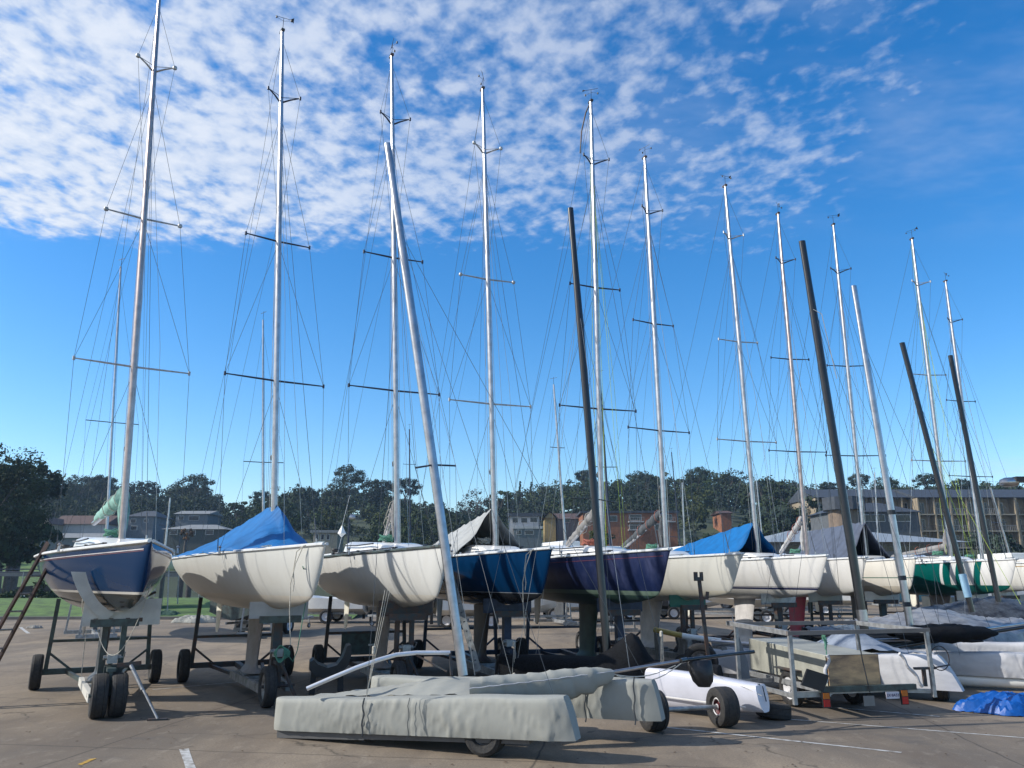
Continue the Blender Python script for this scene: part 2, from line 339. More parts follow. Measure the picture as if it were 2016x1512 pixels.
nz = WATER.node_tree.nodes.new('ShaderNodeTexNoise'); nz.inputs['Scale'].default_value = 40; bp = WATER.node_tree.nodes.new('ShaderNodeBump'); bp.inputs['Strength'].default_value = .5
tcw = WATER.node_tree.nodes.new('ShaderNodeTexCoord'); WATER.node_tree.links.new(tcw.outputs['Generated'], nz.inputs['Vector']); nz.inputs['Scale'].default_value = 300
WATER.node_tree.links.new(nz.outputs[0], bp.inputs['Height']); WATER.node_tree.links.new(bp.outputs[0], b.inputs['Normal'])
m = MB(); m.add([(-900, 35, -.9), (900, 35, -.9), (900, 1500, -.9), (-900, 1500, -.9)], [(0, 1, 2, 3)])
tag(m.build('bay_water', WATER), 'blue water of the bay between yard and hill', kind='structure')
GRASS = mat('grass', (.095, .17, .035), .9, 0, .25, 1.5, bump=.6, bscale=25, col2=(.05, .09, .025))
HILLG = mat('hill_ground', (.05, .07, .03), .95, 0, .3, .05, col2=(.035, .045, .02))
m = MB(); rows = []
for i in range(22):                          # lawn strip with a soft bank on the left
    x = -75+i*3.2; rows.append([(x, 39, .005), (x, 40.3, .12+.02*math.sin(i)), (x, 43.5, .55), (x, 48, .75+.03*math.sin(i*2)), (x, 52, .7), (x, 53, -1.2)])
m.grid(rows); tag(m.build('lawn', GRASS, smooth=True), 'green lawn strip behind the yard', kind='structure')
m = MB(); m.box(-75, 38.85, 0, -7.8, 39.05, .14); tag(m.build('kerb', mat('kerb_concrete', (.16, .15, .14), .9)), 'low kerb along the lawn', kind='structure')
SKY = [(-700, 950), (-60, 900), (0, 940), (100, 952), (160, 945), (250, 960), (330, 962), (400, 958), (440, 1002), (485, 1006), (510, 980), (560, 968), (620, 966), (690, 960), (760, 972), (850, 1006), (950, 1003), (1010, 980), (1100, 955), (1160, 936), (1260, 938), (1330, 932), (1420, 934), (1460, 942), (1540, 948), (1600, 960), (1800, 958), (2016, 958), (2900, 990)]
DR = 300.0
def ridge_z(pxx):
    y = lerp_tab(pxx, SKY); return 2+ray(1008, y)[1]*DR-10.5
def terr(x, y):
    pxx = 1008+x/max(y, 1)*1545
    zr = ridge_z(pxx); s0 = 118 if pxx < 1500 else 118-(min(pxx, 1700)-1500)/200*22
    if y < s0: return -1.5
    t = min(1, (y-s0)/(DR-s0)); z = -1.2+(zr+1.2)*(t**.9)
    if y > DR: z = zr-(y-DR)*.15
    return z
m = MB(); rows = []
for j in range(40):
    yy = 90+j*7.5; rows.append([(x_, yy, terr(x_, yy)+.8*math.sin(x_*.11+yy*.07)) for x_ in np.linspace(-330, 400, 90)])
m.grid(rows); tag(m.build('hill_terrain', HILLG, smooth=True), 'hillside rising behind the bay', kind='structure')
# lawns on the far shore
for (x0, x1, D0, D1) in [(-100, -64, 112, 150), (-14, 14, 122, 150)]:
    m = MB(); rows = [[(x_, yy, max(terr(x_, yy), -.8)+1.3+.8*math.sin(x_*.11+yy*.07)) for x_ in np.linspace(x0, x1, 16)] for yy in np.linspace(D0, D1, 8)]
    m.grid(rows); tag(m.build('shore_lawn', GRASS, smooth=True), 'mown grass on the far shore', kind='structure')
# ------------------------------------------------------------ keelboats
K_TAB = [(0, 2.44), (.05, 2.36), (.1, 2.27), (.2, 2.08), (.3, 1.90), (.38, 1.77), (.46, 1.69), (.6, 1.64), (.9, 1.58), (1.3, 1.53), (2, 1.48), (3.3, 1.43), (4.8, 1.43), (6, 1.52), (7, 1.66), (8, 1.84), (8.8, 2.02), (9.3, 2.13)]
S_TAB = [(0, 2.48), (1.5, 2.44), (3.5, 2.40), (5.5, 2.38), (7.5, 2.39), (9.3, 2.42)]
B_TAB = [(0, .02), (.1, .045), (.3, .11), (.7, .235), (1.4, .45), (2.4, .73), (3.5, .95), (4.6, 1.05), (5.6, 1.06), (6.8, .98), (8, .80), (9.3, .55)]
XB = 2.7; LOA = 9.3
def hk(d): return smooth_tab(d, K_TAB)
def hsr(d): return smooth_tab(d, S_TAB)
def hb(d): return smooth_tab(d, B_TAB)
def hexp(d): return lerp_tab(d, [(0, 1.5), (.6, 1.45), (1.2, 1.2), (2, 1.0), (3, .88), (5, .82), (9.3, .9)]), lerp_tab(d, [(0, 1.0), (1, 1.2), (2.5, 1.35), (5, 1.45), (9.3, 1.35)])
def hsec(d, th):
    e1, e2 = hexp(d); k, s_, b = hk(d), hsr(d), hb(d)
    return b*math.sin(th)**e1, k+(s_-k)*(1-max(0, math.cos(th))**e2)
def hth(d, z):
    e1, e2 = hexp(d); k, s_ = hk(d), hsr(d); q = 1-(z-k)/max(s_-k, .01)
    return math.acos(max(0, min(1, max(q, 0)**(1/e2))))
def hull_z_at(x, y):                       # underside height at local (x,y)
    d = XB-x; lo, hi = 0, math.pi/2
    for _ in range(30):
        mi = (lo+hi)/2
        if hsec(d, mi)[0] < abs(y): lo = mi
        else: hi = mi
    return hsec(d, lo)[1]
DS = [0, .04, .1, .2, .3, .38, .46, .6, .85, 1.15, 1.5, 2, 2.6, 3.3, 4, 4.7, 5.4, 6.1, 6.8, 7.5, 8.2, 8.8, 9.3]
NTH = 14
def hull_mesh(off=0):
    m = MB(); rows = []
    for d in DS:
        r = []
        for j in range(-NTH, NTH+1):
            th = abs(j)/NTH*math.pi/2; y, z = hsec(d, th); r.append((XB-d, math.copysign(y, j) if j else 0, z))
        rows.append(r)
    m.grid(rows); m.add(rows[-1], [tuple(range(len(rows[-1])))]); m.add(rows[0], [tuple(range(len(rows[0])-1, -1, -1))])
    return m
HULL_ME = {}
def strip(side, z_of, h, d0=.15, d1=9.25, off=.004, n=40):
    m = MB(); rows = []
    for i in range(n+1):
        d = d0+(d1-d0)*i/n; z = z_of(d); ya, za = hsec(d, hth(d, z)); yb, zb = hsec(d, hth(d, z-h))
        rows.append([(XB-d+off*.3, side*(ya+off), za), (XB-d+off*.3, side*(yb+off), zb)])
    m.grid(rows); return m
def seg_pt(M, z): return Vector((M[0]*(z-2.4)/10.9, M[1]*(z-2.4)/10.9, z))
def keelboat(i, X, D, yaw, hullm, lean, label, keelm, rudm, mastm=ALU, cabin=True, boomc=None, bottomrope=None, boots=None, flag=False, spec=None, zoff=0):
    """local +x = bow; yaw measured from straight-at-camera towards image right"""
    spec = spec or {}
    rz = math.atan2(-math.cos(R(yaw)), math.sin(R(yaw)))
    root = empty('keelboat', (X, D, zoff), rz, label, 'sailing boat', 'keelboats standing on trailers in a row')
    if 'm' not in HULL_ME: HULL_ME['m'] = hull_mesh()
    hull = HULL_ME['m'].build('hull', hullm, root, smooth=50)
    # gunwale rail, toe rail
    for s in (-1, 1):
        pts = [(XB-d+(.02 if d < .05 else 0), s*(hb(d)+.008), hsr(d)+.005) for d in [0, .05, .15, .35, .7, 1.2, 2, 3, 4, 5, 6, 7, 8, 9.3]]
        g = MB().tube(pts, .026, 6).build('gunwale', DECK if spec.get('rail', 1) else STEEL_G, hull, smooth=True)
    for z_of, h, mt in (boots or []):
        for s in (-1, 1): strip(s, z_of, h).build('stripe', mt, hull)
    # deck
    m = MB(); rows = []
    for d in DS:
        b_ = hb(d); s_ = hsr(d); rows.append([(XB-d, b_*t, s_+.05*(1-t*t)*min(1, b_*2)) for t in (-1, -.6, -.25, .25, .6, 1)])
    m.grid(rows); deck = m.build('deck', DECK, root, smooth=True)
    if cabin:
        m = MB(); rows = []
        for x_, wd, h in ((.55, .34, .03), (.30, .40, .15), (-.2, .46, .20), (-1.6, .50, .22), (-1.9, .50, .30), (-2.05, .50, .30), (-2.1, .50, .02)):
            z = hsr(XB-x_)+.03; rows.append([(x_, -wd-.08, z-.03), (x_, -wd, z+h*.85), (x_, -wd*.8, z+h), (x_, wd*.8, z+h), (x_, wd, z+h*.85), (x_, wd+.08, z-.03)])
        m.grid(rows); m.add(rows[0], [(0, 1, 2, 3, 4, 5)]); m.add(rows[-1], [(5, 4, 3, 2, 1, 0)]); cab = m.build('cabin', GRP, root, smooth=30)
        for s in (-1, 1):
            m = MB(); m.tube([(.2, s*.53, 2.60), (-.9, s*.56, 2.60), (-1.85, s*.57, 2.63)], .014, 5); m.build('handrail', BLACKP, cab, smooth=True)
        for s in (-1, 1):
            m = MB(); m.lathe((-2.5, s*.62, 2.44), (0, 0, 1), [(0, .0), (0, .075), (.05, .06), (.09, .06), (.13, .075), (.15, .07), (.15, 0)], 14); m.build('winch', BLACKP, deck, smooth=30)
        # coaming either side of the cockpit
        for s in (-1, 1):
            m = MB(); m.grid([[(x_, s*(w_-.06), 2.40), (x_, s*(w_-.02), 2.50), (x_, s*(w_+.03), 2.50), (x_, s*(w_+.06), 2.40)] for x_, w_ in ((-2.1, .62), (-3.5, .60), (-5, .45))]); m.build('coaming', GRP, deck, smooth=30)
    for s in (-1, 1):                      # genoa track and fairleads along the rail
        m = MB(); m.beam((1.2, s*(hb(1.5)-.10), hsr(1.5)+.06), (-1.5, s*(hb(4.2)-.12), hsr(4.2)+.06), .03, .02)
        for q in range(5): d = 1.6+q*.62; m.box(XB-d-.04, s*(hb(d)-.11)-.02, hsr(d)+.02, XB-d+.04, s*(hb(d)-.11)+.02, hsr(d)+.075)
        m.build('deck_track', ALU if i % 2 else BLACKP, deck)
        m = MB(); m.lathe((-.1, s*.90, 2.40), (0, 0, 1), [(0, .022), (.09, .018), (.11, .03), (.14, 0)], 8); m.build('deck_fitting', ALU, deck, smooth=30)
    m = MB(); m.box(2.28, -.02, 2.46, 2.62, .02, 2.53); m.tube([(2.3, 0, 2.5), (2.3, 0, 2.58)], .012, 6); m.build('bow_fitting', ALU, deck)
    # keel
    m = MB(); rows = []
    for z, xc, ch, th in ((1.50, -.75, 1.05, .14), (1.2, -.80, .90, .12), (.8, -.86, .80, .11), (.5, -.90, .74, .11), (.42, -.90, .80, .14), (.37, -.90, .95, .30), (.34, -.90, 1.0, .33)):
        sec = []
        for k in range(16):
            a = 2*math.pi*k/16; cx = math.cos(a); xx = xc+ch/2*cx; yy = th/2*math.sin(a)*(1+.35*cx)
            sec.append((xx, yy, z))
        rows.append(sec)
    m.grid(rows, closed=True); m.add(rows[-1], [tuple(range(16))]); m.build('keel', keelm, root, smooth=50)
    # spade rudder
    rx = -3.75; zt = hk(XB-rx)+.06; m = MB(); rows = []
    for z, ch, th, sw in ((zt, .42, .07, 0), (zt-.25, .42, .065, -.01), (zt-.5, .38, .05, -.03), (zt-.68, .30, .04, -.05), (zt-.78, .16, .02, -.07)):
        rows.append([(rx+sw+ch/2*math.cos(2*math.pi*k/10), th/2*math.sin(2*math.pi*k/10), z) for k in range(10)])
    m.grid(rows, closed=True); m.add(rows[-1], [tuple(range(10))]); m.build('rudder', rudm, root, smooth=60)
    # ---- mast and rigging
    lx, ly = lean                          # world offset of the mast head
    c, s_ = math.cos(-rz), math.sin(-rz); M = (c*lx-s_*ly, s_*lx+c*ly)
    P = lambda z: seg_pt(M, z)
    ZT = 13.3
    m = MB(); zs = [2.35, 5, 8, 10.5, 12.2, ZT]; rr = [.064, .064, .064, .060, .050, .040]
    rows = [[tuple(P(z)+Vector((r*1.25*math.cos(2*math.pi*(k+.5)/12), r*.85*math.sin(2*math.pi*(k+.5)/12), 0))) for k in range(12)] for z, r in zip(zs, rr)]
    m.grid(rows, closed=True); m.add(rows[-1], [tuple(range(12))])
    mast = m.build('mast', mastm, root, smooth=60)
    m = MB(); m.box(P(ZT).x-.09, P(ZT).y-.035, ZT-.01, P(ZT).x+.07, P(ZT).y+.035, ZT+.04)
    m.build('mast_cap', STEEL_D, mast)
    m = MB(); t = P(ZT); a = rnd.uniform(0, 6.28)
    m.tube([t+Vector((.02, 0, .03)), t+Vector((.03, 0, .32))], .006, 5); dx = Vector((math.cos(a)*.17, math.sin(a)*.17, 0)); c0 = t+Vector((.03, 0, .32))
    m.tube([c0-dx, c0+dx], .005, 5); pz = Vector((-dx.y, dx.x, 0))*.25
    m.add([c0-dx*.75, c0-dx*1.25+pz*.6+Vector((0, 0, .05)), c0-dx*1.25-pz*.6-Vector((0, 0, .05))], [(0, 1, 2)])
    for q in (-1, 1): m.tube([c0-Vector((0, 0, .08)), c0-Vector((0, 0, .08))+dx*.9*q+pz*1.8], .003, 4); m.lathe(c0-Vector((0, 0, .10))+dx*.9*q+pz*1.8, (0, 0, 1), [(0, 0), (.0, .018), (.04, .018), (.04, 0)], 8)
    m.build('wind_vane', BLACKP, mast)
    SP = [(5.6, .93, -.02, .02), (8.45, .63, -.02, .03), (11.6, .33, .22, .07)]
    tips = {}
    for q, (z, wd, fx, up) in enumerate(SP):
        p = P(z)
        for s in (-1, 1):
            tp = p+Vector((fx, s*wd, up)); tips[(q, s)] = tp
            m = MB(); m.tube([p+Vector((0, s*.04, 0)), p+(tp-p)*.5, tp], [.019, .017, .012], 8)
            if q == 2: m.tube([p+Vector((.06, 0, .06)), tp], .007, 5)
            m.lathe(tp+Vector((0, 0, -.035)), (0, 0, 1), [(0, 0), (0, .022), (.07, .022), (.07, 0)], 8)
            if spec.get('balls') and q > 0: m.lathe(tp+Vector((0, 0, -.04)), (0, 0, 1), [(0, 0), (.01, .035), (.04, .045), (.07, .035), (.08, 0)], 10)
            m.build('spreader', STEEL_N if i % 3 else GALV, mast, smooth=40)
    wr = .0042
    for s in (-1, 1):
        ch = Vector((-.12, s*.93, hsr(2.8)+.03))
        m = MB(); m.tube([P(11.3), tips[(1, s)], tips[(0, s)], ch], wr, 4)
        m.tube([P(8.4), tips[(0, s)]], wr, 4); m.tube([P(5.5), ch+Vector((-.06, -s*.04, 0))], wr, 4)
        m.tube([ch, ch+(tips[(0, s)]-ch)*.07], .009, 5)
        m.build('shroud', WIRE, root)
        m = MB(); m.tube([P(13.1), tips[(2, s)], P(8.6)], wr*.9, 4); m.build('jumper_stay', WIRE, root)
        m = MB(); m.tube([P(11.2), Vector((-3.6, s*.85, 2.5))], wr*.85, 4)
        if spec.get('runner2', 1): m.tube([P(9.0), Vector((-2.6, s*.7, 2.5))], wr*.7, 4)
        m.build('running_backstay', WIRE, root)
    m = MB(); m.tube([P(11.2), (2.3, 0, 2.56)], wr, 4); m.tube([P(4.1)*.0+Vector((2.3, 0, 2.56)), Vector((2.3, 0, 2.56))+(P(11.2)-Vector((2.3, 0, 2.56)))*.04], .01, 5); m.build('forestay', WIRE, root)
    m = MB(); m.tube([P(13.25), (XB-9.2, 0, 2.5)], wr, 4); m.build('backstay', WIRE, root)
    m = MB(); k = rnd.uniform(.10, .2)
    m.tube([P(11.0)+Vector((.07, 0, 0)), P(6)+Vector((.10, .05, 0)), P(2.6)+Vector((.12, .03, 0))], .005, 4)
    m.tube([P(13.1)+Vector((-.08, 0, 0)), P(7)+Vector((-k, -.04, 0)), P(2.7)+Vector((-.12, -.05, 0))], .005, 4)
    m.tube([P(11.0), P(6)+Vector((.2, k*2, 0)), (.1, .5, 2.5)], .004, 4)
    m.tube([P(11.0), P(7)+Vector((.5, 0, 0)), (1.3, -.2, 2.52)], .004, 4)
    m.build('halyard', spec.get('halyard', WIRE_L), root)
    for z in (spec.get('blobs') or (4.15,)):
        m = MB(); c0 = P(z)+Vector((-.09, 0, 0)); m.lathe(c0-Vector((0, 0, .07)), (0, 0, 1), [(0, 0), (.02, .045), (.09, .055), (.14, .03), (.15, 0)], 10); m.build('mast_fitting', BLACKP, mast, smooth=True)
    # boom with stowed sail
    if boomc is not None:
        p0 = P(spec.get('boomz', 3.15))+Vector((-.1, 0, 0)); ez = spec.get('boome', 2.62); ex = spec.get('boomx', -3.3); ey = spec.get('boomy', .0)
        p1 = Vector((ex, ey, ez)); m = MB(); m.tube([p0, p1], .045, 10); m.build('boom', ALU, root, smooth=True)
        if boomc:
            m = MB(); rows = []; n = 22; rr2 = random.Random(i)
            for q in range(n+1):
                t = q/n; c0 = p0+(p1-p0)*(t*.93+.01)+Vector((0, 0, .05)); r = spec.get('sailr', .13)*(1-.45*t)*(1+.12*math.sin(q*2.1)+rr2.uniform(-.08, .08))
                if q in (0, n): r *= .4
                rows.append([c0+Vector((0, math.cos(2*math.pi*k/12)*r*.8, math.sin(2*math.pi*k/12)*r*1.15+rr2.uniform(-.01, .01))) for k in range(12)])
            m.grid(rows, closed=True); m.add(rows[0], [tuple(range(11, -1, -1))]); m.add(rows[-1], [tuple(range(12))]); m.build('sail_cover', boomc, root, smooth=True)
            m = MB()                                   # bundle standing against the mast
            m.tube([P(2.75)+Vector((-.20, .03, 0)), P(3.1)+Vector((-.16, .02, 0)), P(3.45)+Vector((-.10, 0, 0))], [.06, .10, .04], 10)
            m.build('sail_bundle', boomc, root, smooth=True)
            m = MB()
            for q in range(3):
                m = MB(); a0 = p0+(p1-p0)*(.08+q*.19); m.tube([a0+Vector((0, .12*math.cos(a), .05+.15*math.sin(a))) for a in [k*math.pi/4 for k in range(9)]], .008, 5); m.build('sail_tie', ROPE_R if i % 2 else ROPE, root)
    if spec.get('whip'):
        m = MB(); m.tube([P(13.3)+Vector((-.0, 0, 0)), P(13.0)+Vector((-.05, -.12, 0)), P(12.5)+Vector((-.1, -.22, 0)), P(11.9)+Vector((-.1, -.27, 0))], .018, 6); m.build('pennant_stick', STEEL_D, mast)
    # a heap of coiled line by the mast
    if spec.get('coil', 1):
        m = MB(); pts = []; q0 = Vector((-.45, -.1, 2.66))
        for k in range(70): a = k*.55; pts.append(q0+Vector((math.cos(a)*(.16+.03*math.sin(k)), math.sin(a)*(.13+.03*math.cos(k*1.7)), .02+.0015*k+.02*math.sin(k*2.3))))
        m.tube(pts, .010, 5); m.build('coiled_line', spec.get('coilm', ROPE_G), root)
    if spec.get('bowrope'):
        m = MB(); z0 = 2.5; pts = [(2.35, -.1, 2.50), (2.3, -.20, 2.46), (2.22, -.27, 2.38), (2.18, -.29, 2.1), (2.2, -.27, 1.9), (2.19, -.28, 1.78)]; m.tube(pts, .009, 5)
        m.tube([(2.3, -.2, 2.46), (2.24, -.28, 2.2), (2.15, -.31, 1.9), (2.1, -.28, 1.5), (2.0, -.2, 1.0)], .008, 5); m.build('bow_line', ROPE, root)
    return root
# ------------------------------------------------------------ tyres and trailers
def wheel(root, c, ax, r=.31, wd=.19, rim=RIM, name='wheel', k=.60):
    c = Vector(c); ax = Vector(ax).normalized(); h = wd/2
    m = MB(); m.lathe(c, ax, [(-h*.55, r*k), (-h*.92, r*(k+.10)), (-h, r*(k*.4+.62)), (-h*.86, r*.96), (-h*.5, r), (-h*.42, r*.975), (-h*.36, r), (h*.36, r), (h*.42, r*.975), (h*.5, r), (h*.86, r*.96), (h, r*(k*.4+.62)), (h*.92, r*(k+.10)), (h*.55, r*k)], 32)
    t = m.build(name, TYRE, root, smooth=35)
    m = MB()
    m.lathe(c, ax, [(-h*.60, 0), (-h*.66, r*.16), (-h*.40, r*.18), (-h*.30, r*k*.70), (-h*.50, r*k*.87), (-h*.62, r*(k+.02)), (h*.62, r*(k+.02)), (h*.50, r*k*.87), (h*.30, r*k*.70), (h*.40, r*.18), (h*.66, r*.16), (h*.60, 0)], 20)
    m.build('rim', rim, t, smooth=35)
    if rim is RIM_R:
        for s in (-1, 1):
            q = MB(); q.lathe(c, ax, [(s*h*.66, r*k*.82), (s*h*.74, r*k*.9), (s*h*.66, r*k*1.0), (s*h*.60, r*k*.9), (s*h*.66, r*k*.82)], 24); q.lathe(c, ax, [(s*h*.70, 0), (s*h*.70, r*.15), (s*h*.5, r*.16)], 12)
            q.build('rim_ring', RIM_W, t, smooth=35)
    return t
def boat_trailer(X, D, yaw, label, mt=STEEL_D, saddle=STEEL_W, horn=False, dual=True, board=False, posts=2, pad=STEEL_D, flat=False):
    rz = math.atan2(-math.cos(R(yaw)), math.sin(R(yaw)))
    root = empty('boat_trailer', (X, D, 0), rz, label, 'boat trailer', 'steel trailers under the keelboats')
    m = MB(); bm = saddle if flat else mt
    for s in (-1, 1): m.beam((-1.45, s*.30, .25), (.85, s*.22, .25), .07, .13)
    for x_ in (-1.4, -.95, -.45, .1, .6): m.beam((x_, -.27, .27), (x_, .27, .27), .09, .07)
    m.build('keel_cradle', saddle if horn else WOOD_G if flat else GALV, root)
    m = MB(); m.box(-1.25, -.26, .318, -.55, .26, .338); m.build('keel_pad', WOOD_G, root)
    AX = -2.75
    m = MB(); m.beam((AX, -.93, .30), (AX, .93, .30), .10, .10); m.beam((AX, 0, .30), (-1.45, 0, .27), .10, .09)
    m.beam((AX, -.5, .28), (-1.45, -.28, .25), .06, .06); m.beam((AX, .5, .28), (-1.45, .28, .25), .06, .06)
    m.beam((AX, -1.02, .31), (AX, 1.02, .31), .05, .05); m.build('rear_axle', mt, root)
    for s in (-1, 1):
        ztop = hull_z_at(AX, .72)-.02
        m = MB(); m.beam((AX, s*.86, .30), (AX, s*.80, ztop-.12), .07, .07); m.beam((AX, s*.82, .62), (AX, s*.45, .32), .04, .04)
        m.build('support_post', mt, root)
        m = MB(); m.obox((AX, s*.76, ztop-.06), (.12, 0, 0), (0, .10, s*.05), (0, -s*.008, .02)); m.build('hull_pad', pad, root)
    m = MB(); m.beam((AX, -.83, .84), (AX, .83, .84), .05, .05); m.build('cross_bar', mt, root)
    if board:
        m = MB(); m.box(AX-.05, -.52, .38, AX-.02, .30, .82); m.build('name_board', STEEL_G, root)
        m = MB(); m.box(AX+.005, .05, .56, AX+.01, .24, .60); m.build('board_marking', GRP, root)
    zs = hk(XB-.8)-.01
    m = MB()
    if posts == 2:
        for s in (-1, 1): m.beam((.77, s*.13, .28), (.77, s*.13, zs-.10), .07, .08)
    else: m.beam((.77, 0, .28), (.77, 0, zs-.12), .17, .14)
    m.beam((.15, 0, .30), (.74, 0, .78), .06, .06); m.build('front_post', mt, root)
    m = MB(); m.box(1.10-.03, -.36, zs-.20, 1.10+.045, .30, zs-.09); m.build('saddle_beam', pad if not horn else mt, root)
    # saddle plate carved to the hull section
    hw = .62 if horn else .48; n = 20; up = []; zb = zs-.14 if not horn else zs-.20
    for k in range(n+1):
        y = -(.46 if horn else hw)+(hw+(.46 if horn else hw))*k/n; z = hull_z_at(.8, y)+.0
        z = min(z, zs+(.13 if not horn else .20))
        up.append((.80, y, z-.004))
    m = MB(); rowsT = up; m2 = [(p[0], p[1], zb) for p in up]
    for dx in (0, .03): m.grid([[(x_+dx, y, z) for x_, y, z in rowsT], [(x_+dx, y, z) for x_, y, z in m2]])
    m.grid([[(x_, y, z) for x_, y, z in rowsT], [(x_+.03, y, z) for x_, y, z in rowsT]]); m.grid([[(x_, y, z) for x_, y, z in m2], [(x_+.03, y, z) for x_, y, z in m2]])
    m.build('saddle_plate', saddle, root)
    if horn:
        m = MB(); pts = []
        for k in range(14):
            y = -.03-.47*k/13; yb = abs(y); z = min(hull_z_at(.9, yb*1.0), 1.47+.70*(k/13)**1.7)
            pts.append((y, z))
        rows = []
        for q, (y, z) in enumerate(pts):
            t = q/13; wdt = .13+.09*t; rows.append([(.84, y, z-.006), (.88, y, z-.006), (.88, y-wdt*.9, z-.12+.12*t), (.84, y-wdt*.9, z-.12+.12*t)])
        m.grid(rows, closed=True); m.add(rows[-1], [(0, 1, 2, 3)]); m.build('saddle_horn', saddle, root)
        m = MB()
        for y in (-.28, -.07, .16, .34): m.box(.8305, y-.03, zb+.05, .836, y+.03, zb+.11)
        m.build('lashing_slots', LADDER, root)
    m = MB(); m.box(.86, -.07, .74, 1.0, .07, .86); m.tube([(.93, -.12, .82), (.93, .12, .82)], .035, 10); m.tube([(.93, .12, .82), (.93, .16, .82), (1.05, .16, .90)], .01, 6); m.build('winch', GALV, root, smooth=40)
    for s in (-1, 1): m = MB(); m.add([(.77, s*.10, .34), (.77, s*.10, .60), (.50, s*.10, .34), (.77, s*.108, .34), (.77, s*.108, .60), (.50, s*.108, .34)], [(0, 1, 2), (5, 4, 3), (0, 3, 4, 1), (1, 4, 5, 2), (2, 5, 3, 0)]); m.build('gusset', mt, root)
    # steering wheels
    WX = 1.12
    m = MB(); m.beam((.77, 0, .66), (WX+.05, 0, .66), .12, .05); m.beam((WX, 0, .66), (WX, 0, .31), .07, .05)
    m.beam((.80, 0, .25), (.84, 0, .70), .16, .18); m.tube([(WX, -.26, .31), (WX, .26, .31)], .025, 8); m.build('steering_head', mt, root)
    for s in ((-1, 1) if dual else (0,)): wheel(root, (WX, s*.125 if dual else -.16, .31), (0, 1, 0), .31, .22 if dual else .19)
    for s in (-1, 1): wheel(root, (AX, s*1.0, .31), (0, 1, 0), .31, .19)
    m = MB(); m.beam((WX+.04, 0, .70), (WX+.35, .24, .10), .05, .03) if not horn else None
    if not horn: m.build('tow_bar', mt, root)
    return root
CREAM = (.60, .60, .56); WHITE = (.64, .63, .60)
def HB(*a, **k): return hull_mat(*a, **k)
h_navy = HB('hull_navy', [(0, (.028, .030, .028)), (1.755, (.55, .53, .48)), (1.785, (.003, .026, .080))], .10, spec=.14, dirt=.02)
h_c1 = HB('hull_cream', [(0, (.64, .60, .52)), (1.7, CREAM)], .3)
h_c2 = HB('hull_ivory', [(0, (.62, .59, .52)), (1.7, (.61, .608, .575))], .3)
h_blue = HB('hull_blue', [(0, (.022, .024, .028)), (1.70, (.30, .33, .36)), (1.715, (.0018, .026, .080))], .10, spec=.14, dirt=.03)
h_purp = HB('hull_violet_blue', [(0, (.035, .075, .06)), (1.66, (.15, .22, .17)), (1.74, (.010, .019, .066))], .35, mottled=.22, mott_col=(.16, .18, .32), dirt=.05)
h_c6 = HB('hull_cream_six', [(0, (.60, .57, .47)), (1.7, (.60, .59, .53))], .3)
h_w7 = HB('hull_white_boot', [(0, (.62, .61, .57)), (1.69, (.02, .025, .08)), (1.735, WHITE), (1.755, (.02, .025, .08)), (1.765, WHITE)], .3)
h_w8 = HB('hull_white_eight', [(0, (.60, .60, .57)), (1.7, (.62, .61, .58))], .3)
h_w9 = HB('hull_white_nine', [(0, (.52, .48, .40)), (1.75, (.68, .65, .58)), (1.96, (.03, .12, .09)), (1.985, (.68, .65, .58))], .3)
h_gw = HB('hull_green_white', [(0, (.006, .10, .085)), (1.76, (.70, .70, .68))], .3, xband=((.0, .10, .09), [(-9, .25), (.35, .60), (.78, 1.0), (1.35, 1.55)], 1.77))
h_w11 = HB('hull_white_eleven', [(0, (.6, .6, .58)), (1.7, (.7, .69, .64)), (2.33, (.35, .20, .05)), (2.345, (.7, .69, .64))], .3)
K_GREY = mat('keel_grey', (.075, .08, .085), .5, 0, .2, 5)
K_BROWN = mat('keel_taupe', (.27, .24, .22), .6, 0, .15, 4, col2=(.20, .17, .15))
K_BLACK = mat('keel_black', (.03, .03, .033), .5, 0, .2, 5, col2=(.06, .045, .035))
K_GREEN = mat('keel_green', (.03, .065, .05), .55, 0, .2, 5)
K_WHITE = mat('keel_white', (.55, .53, .51), .5, 0, .1, 5)
R_WHITE = mat('rudder_white', (.66, .64, .55), .4, 0, .06, 4)
R_BLUE = mat('rudder_blue', (.05, .10, .16), .5)
R_RED = mat('keel_red', (.40, .05, .10), .6, 0, .2, 9, bump=.1, col2=(.30, .08, .11))
SAILG = mat('sail_seafoam', (.22, .42, .36), .8, 0, .2, 6, bump=.4, bscale=15)
SAILW = mat('sail_grey_white', (.25, .245, .24), .8, 0, .2, 6, bump=.4, bscale=15, col2=(.17, .165, .16))
SAILD = mat('sail_dark_grey', (.07, .08, .09), .8, 0, .2, 6, bump=.4, bscale=15)
WHT = mat('stripe_white', (.65, .62, .62), .4); MAROON = mat('stripe_maroon', (.16, .05, .07), .4)
cove = lambda off: (lambda d: hsr(d)-off)
